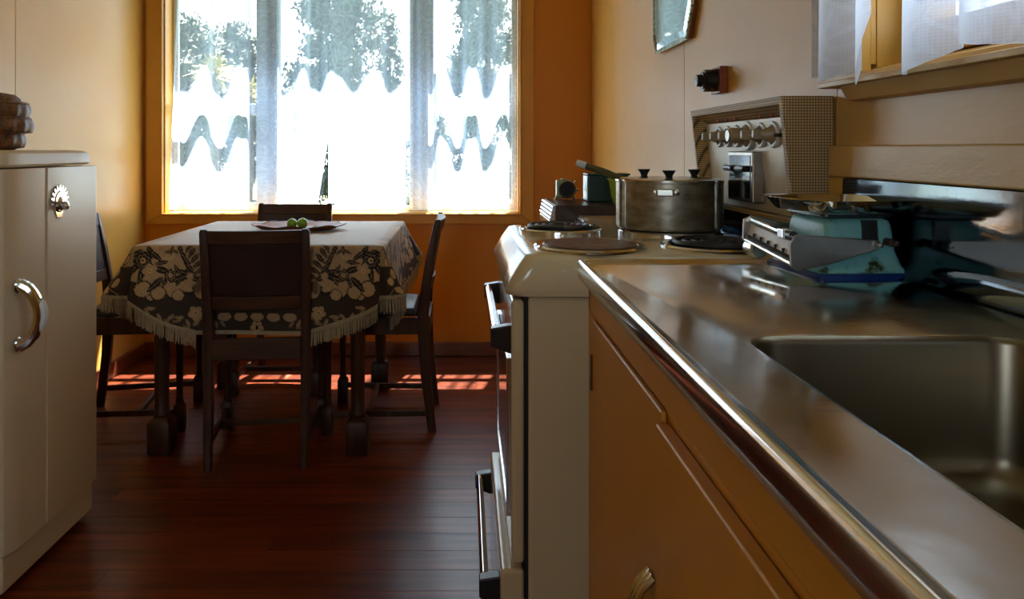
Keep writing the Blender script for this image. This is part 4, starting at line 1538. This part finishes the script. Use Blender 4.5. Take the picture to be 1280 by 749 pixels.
def side_print(u, v, hw):
    """u: offset from the middle of a side, v: distance below the table edge"""
    col = np.tile(TAN, (len(u), 1))
    w_ = np.sin(u * 210) * np.sin(v * 190 + u * 40)
    col *= (1 + 0.07 * w_)[:, None]
    k = hw / 0.44
    a = np.abs(u) / k
    for cu in (0.315, 0.325, 0.335, 0.345):
        arc = np.abs(np.hypot((a - cu) * 1.2, v - 0.005) - 0.045)
        col[(arc < 0.0025) & (a > 0.29) & (v < 0.05)] = CREAM * 0.85
    bl = 0.175 + 0.022 * np.sin(a * 21 + 0.4) + 0.012 * np.sin(a * 55) + 0.05 * np.clip((a - 0.30) / 0.14, 0, 1) * -1 + 0.01 * np.sin(a * 90)
    low = v > bl
    col[low] = BRN
    scal = np.abs(v - bl - 0.012 * np.abs(np.sin(a * 46)))
    col[(scal < 0.016) & (v < bl + 0.004)] = CREAM * 0.62
    col[np.abs(v - bl) < 0.0045] = DARK
    for cu, cv, R in ((0.39, 0.150, 0.030), (0.34, 0.165, 0.026), (0.275, 0.175, 0.022), (0.195, 0.165, 0.026)):
        d = np.hypot(a - cu, v - cv)
        col[d < R] = CREAM * 0.72
        col[(d > R * 0.86) & (d < R)] = DARK
    hat = (np.abs(a - 0.205) + np.abs(v - 0.15)) < 0.026
    col[hat] = TAN * 0.6
    col[hat & ((np.sin(a * 900) > 0.4) | (np.sin(v * 900) > 0.4))] = DARK
    # dark leaves
    for i in range(6):
        t = i / 5
        cu, cv = 0.205 + 0.05 * t, 0.115 - 0.105 * t
        leaf(col, a, v, cu - 0.014, cv - 0.006, 0.040, math.radians(200 + 10 * i) + PI)
        leaf(col, a, v, cu + 0.016, cv + 0.002, 0.040, math.radians(-25 - 9 * i))
    for cu, cv, L, an in ((0.335, 0.085, 0.060, -20), (0.27, 0.115, 0.062, 20), (0.255, 0.095, 0.050, -15), (0.352, 0.135, 0.060, 45), (0.40, 0.10, 0.055, 80), (0.425, 0.03, 0.05, 30),
                          (0.375, 0.02, 0.05, -60), (0.30, 0.015, 0.03, 80), (0.315, 0.022, 0.026, 20), (0.287, 0.022, 0.026, 150), (0.10, 0.06, 0.05, 60), (0.13, 0.09, 0.05, 20),
                          (0.07, 0.10, 0.05, 100), (0.04, 0.05, 0.045, 40)):
        leaf(col, a, v, cu, cv, L, math.radians(an))
    for cu, cv, L, an in ((0.335, 0.06, 0.04, 10), (0.355, 0.035, 0.045, -40), (0.425, 0.08, 0.05, 60), (0.44, 0.055, 0.04, 10), (0.37, 0.075, 0.04, 100), (0.28, 0.085, 0.035, -60), (0.322, 0.13, 0.035, 70), (0.275, 0.13, 0.03, 60)):
        leaf(col, a, v, cu, cv, L, math.radians(an))
    flower(col, a, v, 0.398, 0.052, 0.034, 7, DARK, CREAM * 0.8)
    flower(col, a, v, 0.372, 0.088, 0.026, 5, CREAM * 0.7, CREAM)
    flower(col, a, v, 0.302, 0.105, 0.024, 6, DARK * 1.6, CREAM, 0.4)
    flower(col, a, v, 0.235, 0.108, 0.014, 5, CREAM * 0.7, CREAM)
    flower(col, a, v, 0.06, 0.085, 0.035, 6, DARK, CREAM)
    # sprigs on the dark border
    for i in range(9):
        cu = 0.115 + 0.031 * i
        cv = 0.265 - 0.00 * i + 0.014 * math.sin(i * 2.1) - max(0, i - 5) * 0.012
        leaf(col, a, v, cu, cv, 0.032, math.radians(40 + 70 * (i % 3)), CREAM * 0.62, 0.17)
        leaf(col, a, v, cu + 0.008, cv + 0.012, 0.024, math.radians(-50 + 60 * (i % 2)), CREAM * 0.45, 0.18)
    flower(col, a, v, 0.215, 0.238, 0.026, 5, CREAM * 0.7, CREAM * 0.9, 1.0)
    for cu in (0.0, 0.058, 0.116):
        x, y, e = ell(a, v, cu, 0.252, 0.028, 0.018, 0)
        col[e < 1] = CREAM * 0.6
        col[(e > 0.72) & (e < 1)] = DARK
    flower(col, a, v, 0.0, 0.29, 0.024, 6, CREAM * 0.75, DARK)
    return col


def corner_print(t, v):
    """t: -1..1 across the folded corner"""
    u = t * 0.075
    col = np.tile(BRN, (len(u), 1))
    col[v < 0.075] = TAN * 0.8
    for cu, cv, a_, b_ in ((0.0, 0.10, 0.017, 0.022), (-0.022, 0.125, 0.014, 0.018), (0.024, 0.130, 0.014, 0.02), (0.0, 0.155, 0.022, 0.014), (-0.02, 0.06, 0.016, 0.02), (0.02, 0.05, 0.016, 0.022)):
        x, y, e = ell(u, v, cu, cv, a_, b_, 0.3)
        col[e < 1] = CREAM * 0.75
        col[(e > 0.62) & (e < 1.0)] = DARK
    leaf(col, u, v, 0.0, 0.025, 0.05, 1.3)
    leaf(col, u, v, 0.03, 0.16, 0.04, 0.6)
    leaf(col, u, v, -0.03, 0.165, 0.04, 2.3)
    return col


def build_cloth():
    ROWS = 84
    zt = TZ + 0.004
    ex = 0.006
    cx, cy = (TX0 + TX1) / 2, (TY0 + TY1) / 2
    hx, hy = (TX1 - TX0) / 2 + ex, (TY1 - TY0) / 2 + ex
    per = []          # (top point, outward dir, kind, param, drop, flare)
    stp = 0.0036
    sides = (((-hx, -hy), (hx, -hy), (0, -1), hx), ((hx, -hy), (hx, hy), (1, 0), hy), ((hx, hy), (-hx, hy), (0, 1), hx), ((-hx, hy), (-hx, -hy), (-1, 0), hy))
    rc = 0.010
    SEAT = (-0.02, -0.01, 0.123, 0.03)
    for k_, (p, q, nrm, hw) in enumerate(sides):
        n_ = int(2 * (hw - rc) / stp)
        px, py = q[0] - p[0], q[1] - p[1]
        L = math.hypot(px, py)
        dx, dy = px / L, py / L
        for i in range(n_ + 1):
            s = rc + (L - 2 * rc) * i / n_
            u = s - L / 2
            e = min(1.0, abs(u) / hw)
            drop = 0.305 - 0.125 * e ** 3.2 + 0.006 * math.sin(u * 17 + k_)
            if abs(u - SEAT[k_]) < 0.215:      # the hem rests on the seat pushed in here
                f = min(1.0, (0.215 - abs(u - SEAT[k_])) / 0.03)
                drop += ((0.302 if k_ == 0 else 0.272) - drop) * f * f * (3 - 2 * f)
            fl = 0.008 + 0.008 * math.sin(u * 15 + k_ * 2) + 0.066 * max(0, e - 0.55) ** 2 / 0.2
            per.append(((p[0] + dx * s, p[1] + dy * s), nrm, ('s', u, hw), drop, fl))
        nn = sides[(k_ + 1) % 4][2]
        nc_ = 38
        for i in range(1, nc_):
            a = PI / 2 * i / nc_
            d = (nrm[0] * math.cos(a) + nn[0] * math.sin(a), nrm[1] * math.cos(a) + nn[1] * math.sin(a))
            c0 = (q[0] - dx * rc - nrm[0] * rc, q[1] - dy * rc - nrm[1] * rc)
            bulge = math.sin(2 * a)
            per.append(((c0[0] + d[0] * rc, c0[1] + d[1] * rc), d, ('c', (i / nc_) * 2 - 1, 0), 0.180 - 0.010 * bulge, 0.044 + 0.075 * bulge))
    N = len(per)
    TOP = 7
    verts = np.zeros(((TOP + ROWS) * N, 3))
    cols = np.zeros(((TOP + ROWS) * N, 3))
    for r in range(TOP):       # top, from the middle outwards
        f = (r + 0.15) / TOP
        for i, (p, *_r) in enumerate(per):
            verts[r * N + i] = (cx + p[0] * f, cy + p[1] * f, zt)
    for r in range(ROWS):
        t = r / (ROWS - 1)
        for i, (p, d, kd, drop, fl) in enumerate(per):
            s = drop * t
            bend = min(1.0, s / 0.012)
            out = 0.004 * math.sin(bend * PI / 2) + fl * (max(0, s - 0.004) / 0.30) ** 1.15 * (0.30 / max(drop, 0.1)) ** 0.9
            dn = s - 0.002 * bend
            verts[(TOP + r) * N + i] = (cx + p[0] + d[0] * out, cy + p[1] + d[1] * out, zt - max(0, dn) * (0.985 if kd[0] == 's' else 0.93))
    tp = verts[:TOP * N]
    X, Y = tp[:, 0], tp[:, 1]
    ctop = np.tile(np.array((0.44, 0.36, 0.28)), (TOP * N, 1))
    cols[:TOP * N] = ctop
    drops = np.array([q[3] for q in per])
    isS = np.array([q[2][0] == 's' for q in per])
    uu = np.array([q[2][1] for q in per])
    hws = np.array([q[2][2] if q[2][0] == 's' else 1 for q in per])
    for r in range(ROWS):
        v = drops * (r / (ROWS - 1))
        c = np.zeros((N, 3))
        for hw in set(hws[isS]):
            m_ = isS & (hws == hw)
            c[m_] = side_print(uu[m_], v[m_], hw)
        c[~isS] = corner_print(uu[~isS], v[~isS])
        cols[(TOP + r) * N:(TOP + r + 1) * N] = c
    fs = []
    for r in range(TOP + ROWS - 1):
        for i in range(N):
            j = (i + 1) % N
            fs.append((r * N + i, r * N + j, (r + 1) * N + j, (r + 1) * N + i))
    fs.append(tuple(range(N))[::-1])
    me = bpy.data.meshes.new('tablecloth')
    root = thing('tablecloth', 'brown and cream floral printed tablecloth with taupe fringe draped over the dining table', 'tablecloth', (cx, cy, zt))
    verts -= np.array((cx, cy, zt))
    me.from_pydata(verts.tolist(), [], fs)
    at = me.color_attributes.new('print', 'FLOAT_COLOR', 'POINT')
    at.data.foreach_set('color', np.hstack([np.clip(cols, 0, 1), np.ones((len(cols), 1))]).astype(np.float32).ravel())
    obj('cloth', me, M['cloth'], root, ang=180)
    # fringe band and strands
    last = verts[-N:]
    prev = verts[-2 * N:-N]
    bm = BM()
    pts = [Vector(p) for p in last[::3]]
    rings_ = []
    up = [bm.verts.new(p + Vector((0, 0, 0.002))) for p in pts]
    dn = [bm.verts.new(p + Vector((0, 0, -0.012))) for p in pts]
    for i in range(len(pts)):
        j = (i + 1) % len(pts)
        bm.faces.new((up[i], up[j], dn[j], dn[i]))
    band = obj('fringe_band', bm, M['fringe'], root, w=False)
    bm = BM()
    rn = random.Random(2)
    for i in range(0, N, 1):
        kd = per[i][2]
        sid = per[i][1]
        sk_ = {(0, -1): 0, (1, 0): 1, (0, 1): 2, (-1, 0): 3}.get(sid) if kd[0] == 's' else None
        if sk_ is not None and abs(kd[1] - SEAT[sk_]) < 0.192:
            continue
        if rn.random() < 0.05:
            continue
        p = Vector(last[i])
        q = Vector(last[(i + 1) % N])
        t = (q - p)
        if t.length < 1e-5:
            continue
        t.normalize()
        o_ = Vector((per[i][1][0], per[i][1][1], 0))
        L = 0.050 + rn.uniform(-0.004, 0.006)
        p = p + Vector((0, 0, -0.006)) + o_ * rn.uniform(-0.0005, 0.0018)
        w_ = 0.0015
        sway = t * rn.uniform(-0.003, 0.003) + o_ * rn.uniform(-0.001, 0.003)
        a = [p - t * w_, p + t * w_, p + t * w_ + sway - Vector((0, 0, L)), p - t * w_ + sway - Vector((0, 0, L))]
        b = [x + o_ * 0.0014 for x in a]
        add_rings(bm, [a, b])
    obj('fringe', bm, M['fringe'], root, w=False, smooth=False, kind='stuff', label='hanging taupe fringe strands')


build_cloth()

# ------------------------------------------------------------------ chairs
def make_chair(label):
    t = thing('dining_chair', label, 'chair', (0, 0, 0), 0, 'dining chairs around the table')
    for s in (-1, 1):
        bm = BM()     # rear leg and back post in one raked piece
        rg = []
        for y_, z_, h, d_ in ((-0.222, 0.0, 0.013, 0.016), (-0.196, 0.22, 0.0155, 0.019), (-0.185, 0.43, 0.017, 0.022), (-0.192, 0.52, 0.017, 0.020), (-0.215, 0.68, 0.016, 0.017), (-0.242, 0.815, 0.014, 0.0125), (-0.244, 0.826, 0.010, 0.009)):
            cx_ = s * (0.162 + 0.010 * z_)
            rg.append([(cx_ + px, y_ + py, z_) for px, py in rrect(-h, h, -d_, d_, 0.004, 1, 2)])
        add_rings(bm, rg)
        obj('back_post', bm, M['darkwood'], t, w=False, ang=40)
        bm = BM()     # front leg with block foot
        x_, y_ = s * 0.183, 0.180

        def sq(h, z_, c):
            return [(x_ + px, y_ + py, z_) for px, py in rrect(-h, h, -h, h, c, 1, 3)]
        add_rings(bm, [sq(0.019, 0.0, 0.003), sq(0.021, 0.005, 0.003), sq(0.021, 0.098, 0.003), sq(0.017, 0.108, 0.010), sq(0.014, 0.114, 0.0138), sq(0.016, 0.121, 0.0158), sq(0.013, 0.128, 0.0128),
                       sq(0.0125, 0.17, 0.0123), sq(0.0165, 0.345, 0.016), sq(0.018, 0.358, 0.004), sq(0.020, 0.364, 0.003), sq(0.020, 0.448, 0.003)])
        obj('front_leg', bm, M['darkwood'], t, w=False, ang=40)
        bm = BM()
        add_rings(bm, [[(s * (0.165 + 0.018 * f) + dx, -0.21 + 0.385 * f, 0.075 + dz) for dx, dz in ((-0.007, -0.011), (0.007, -0.011), (0.007, 0.011), (-0.007, 0.011))] for f in (0, 1)])
        obj('side_stretcher', bm, M['darkwood'], t, w=False, bevel=0.002)
        bm = BM()
        add_rings(bm, [[(s * (0.163 + 0.018 * f) + dx, -0.18 + 0.35 * f, 0.413 + dz) for dx, dz in ((-0.010, -0.032), (0.010, -0.032), (0.010, 0.032), (-0.010, 0.032))] for f in (0, 1)])
        obj('side_rail', bm, M['darkwood'], t, w=False, bevel=0.002)
    boxo('cross_stretcher', M['darkwood_x'], t, -0.168, 0.168, 0.02, 0.036, 0.064, 0.086, w=False)
    boxo('rear_rail', M['darkwood_x'], t, -0.150, 0.150, -0.212, -0.192, 0.372, 0.445, w=False)
    boxo('front_rail', M['darkwood_x'], t, -0.165, 0.165, 0.172, 0.190, 0.380, 0.445, w=False)
    bm = BM()
    lo = [(-0.150, -0.156), (0.150, -0.156), (0.186, 0.198), (-0.186, 0.198)]
    def pad(i, z_):
        c = Vector((0, 0.013))
        return [(*(Vector(p) + (c - Vector(p)).normalized() * i), z_) for p in lo]
    add_rings(bm, [pad(0.004, 0.446), pad(0.0, 0.452), pad(0.0, 0.464), pad(0.010, 0.476), pad(0.05, 0.484), pad(0.10, 0.487)])
    obj('seat_pad', bm, M['leather'], t, w=False, bevel=0.004, label='blue black leather seat pad')

    def rail(name, z0, z1, th, m, yo, half=0.158):
        bm = BM()
        ny = 8
        a, b = [], []
        rings_ = []
        for i in range(ny + 1):
            f = i / ny * 2 - 1
            x_ = half * f
            cv = -0.016 * (1 - f * f)

            def yz(z_):
                return np.interp(z_, [0.43, 0.52, 0.68, 0.815, 0.84], [-0.185, -0.192, -0.215, -0.242, -0.247])
            rings_.append([(x_, yz(z0) + cv - th + yo, z0), (x_, yz(z1) + cv - th + yo, z1), (x_, yz(z1) + cv + th + yo, z1), (x_, yz(z0) + cv + th + yo, z0)])
        add_rings(bm, rings_)
        return obj(name, bm, m, t, w=False, bevel=0.003, ang=40)
    rail('top_rail', 0.775, 0.822, 0.011, M['darkwood_x'], 0.0)
    rail('back_panel', 0.592, 0.775, 0.006, M['darkpanel'], 0.002)
    rail('lower_rail', 0.545, 0.592, 0.010, M['darkwood_x'], 0.0)
    return t


ch = make_chair('dark oak dining chair with its back to the viewer in front of the table')


def back_to(x, y, rot):
    """origin for a chair whose back posts stand around (x, y)"""
    return (x + (-0.205) * math.sin(rot) * 1, y + 0.205 * math.cos(rot), 0)


a0 = math.radians(5)
ch.location, ch.rotation_euler = back_to(-0.716, 2.628, a0), (0, 0, a0)
a1 = math.radians(90)
dup(ch, back_to(-0.140, 3.115, a1), a1, 'dark oak dining chair at the right side of the table, nearest the stove')
a2 = math.radians(-82)
dup(ch, back_to(-1.515, 3.09, a2), a2, 'dark oak dining chair at the left of the table, half hidden by the refrigerator')
a3 = math.radians(180)
dup(ch, back_to(-0.845, 3.775, a3), a3, 'dark oak dining chair on the window side of the table, facing the viewer')

# ------------------------------------------------------------------ dish with limes
ds = thing('serving_dish', 'amber and brown lobed serving dish on the tablecloth', 'dish', (-0.695, 3.20, TZ + 0.0045))
bm = BM()
seg = 48
rings_ = []
for f, z_ in ((0.55, 0.0), (0.62, 0.001), (0.85, 0.010), (1.0, 0.020), (1.01, 0.022), (0.98, 0.0225), (0.82, 0.014), (0.60, 0.006), (0.2, 0.005)):
    rings_.append([(0.19 * f * math.cos(2 * PI * i / seg) * (1 + 0.035 * f * math.cos(8 * 2 * PI * i / seg)), 0.135 * f * math.sin(2 * PI * i / seg) * (1 + 0.035 * f * math.cos(8 * 2 * PI * i / seg)),
                     z_ + (0.004 * math.cos(8 * 2 * PI * i / seg) if f > 0.8 else 0)) for i in range(seg)])
add_rings(bm, rings_)
obj('dish_body', bm, M['amber'], ds, w=False, ang=60)
bm = BM()
add_tube(bm, [(0.192 * math.cos(2 * PI * i / 96) * (1 + 0.035 * math.cos(8 * 2 * PI * i / 96)), 0.137 * math.sin(2 * PI * i / 96) * (1 + 0.035 * math.cos(8 * 2 * PI * i / 96)), 0.0225 + 0.004 * math.cos(16 * PI * i / 96)) for i in range(96)], 0.0022, 6, True)
obj('rim', bm, M['counter_dark'], ds, w=False, label='dark glazed rim')


def fruit(x, y, z, r, label):
    t = thing('lime', label, 'fruit', (x, y, z), 0, 'limes in the amber dish')
    bm = BM()
    prof = [(r * math.sin(PI * i / 14) + (0.0005 if i in (0, 14) else 0), r * 0.98 - r * math.cos(PI * i / 14) * 0.98) for i in range(15)]
    add_lathe(bm, prof, 24)
    obj('fruit', bm, M['lime'], t, w=False, ang=90)
    bm = BM()
    add_lathe(bm, [(0.003, 0), (0.002, 0.004)], 8, (0, 0, r * 1.955))
    obj('stem', bm, M['leaf'], t, w=False)


dz_ = TZ + 0.0045 + 0.0060
fruit(-0.722, 3.19, dz_, 0.0215, 'left of the two green limes in the amber dish')
fruit(-0.678, 3.19, dz_, 0.0225, 'right of the two green limes in the amber dish')
bm = BM()
rn = random.Random(4)
lf = thing('leaf_sprig', 'sprig of green leaves beside the right lime in the dish', 'leaves', (-0.645, 3.165, dz_ + 0.001))
for i, (x, y, an, L) in enumerate(((0.0, 0.0, 0.2, 0.04), (0.012, 0.012, 1.0, 0.035), (-0.05, -0.022, 2.9, 0.045), (0.02, -0.006, -0.4, 0.03), (-0.09, -0.015, 2.6, 0.04))):
    bm = BM()
    d, s = Vector((math.cos(an), math.sin(an), 0.25)), Vector((-math.sin(an), math.cos(an), 0))
    p = Vector((x, y, 0.001))
    m_ = p + d * L * 0.5 + Vector((0, 0, 0.003))
    vv = [p, m_ + s * L * 0.24, p + d * L, m_ - s * L * 0.24]
    add_rings(bm, [vv, [v_ + Vector((0, 0, 0.0012)) for v_ in vv]])
    obj('leaf', bm, M['leaf'], lf, w=False)
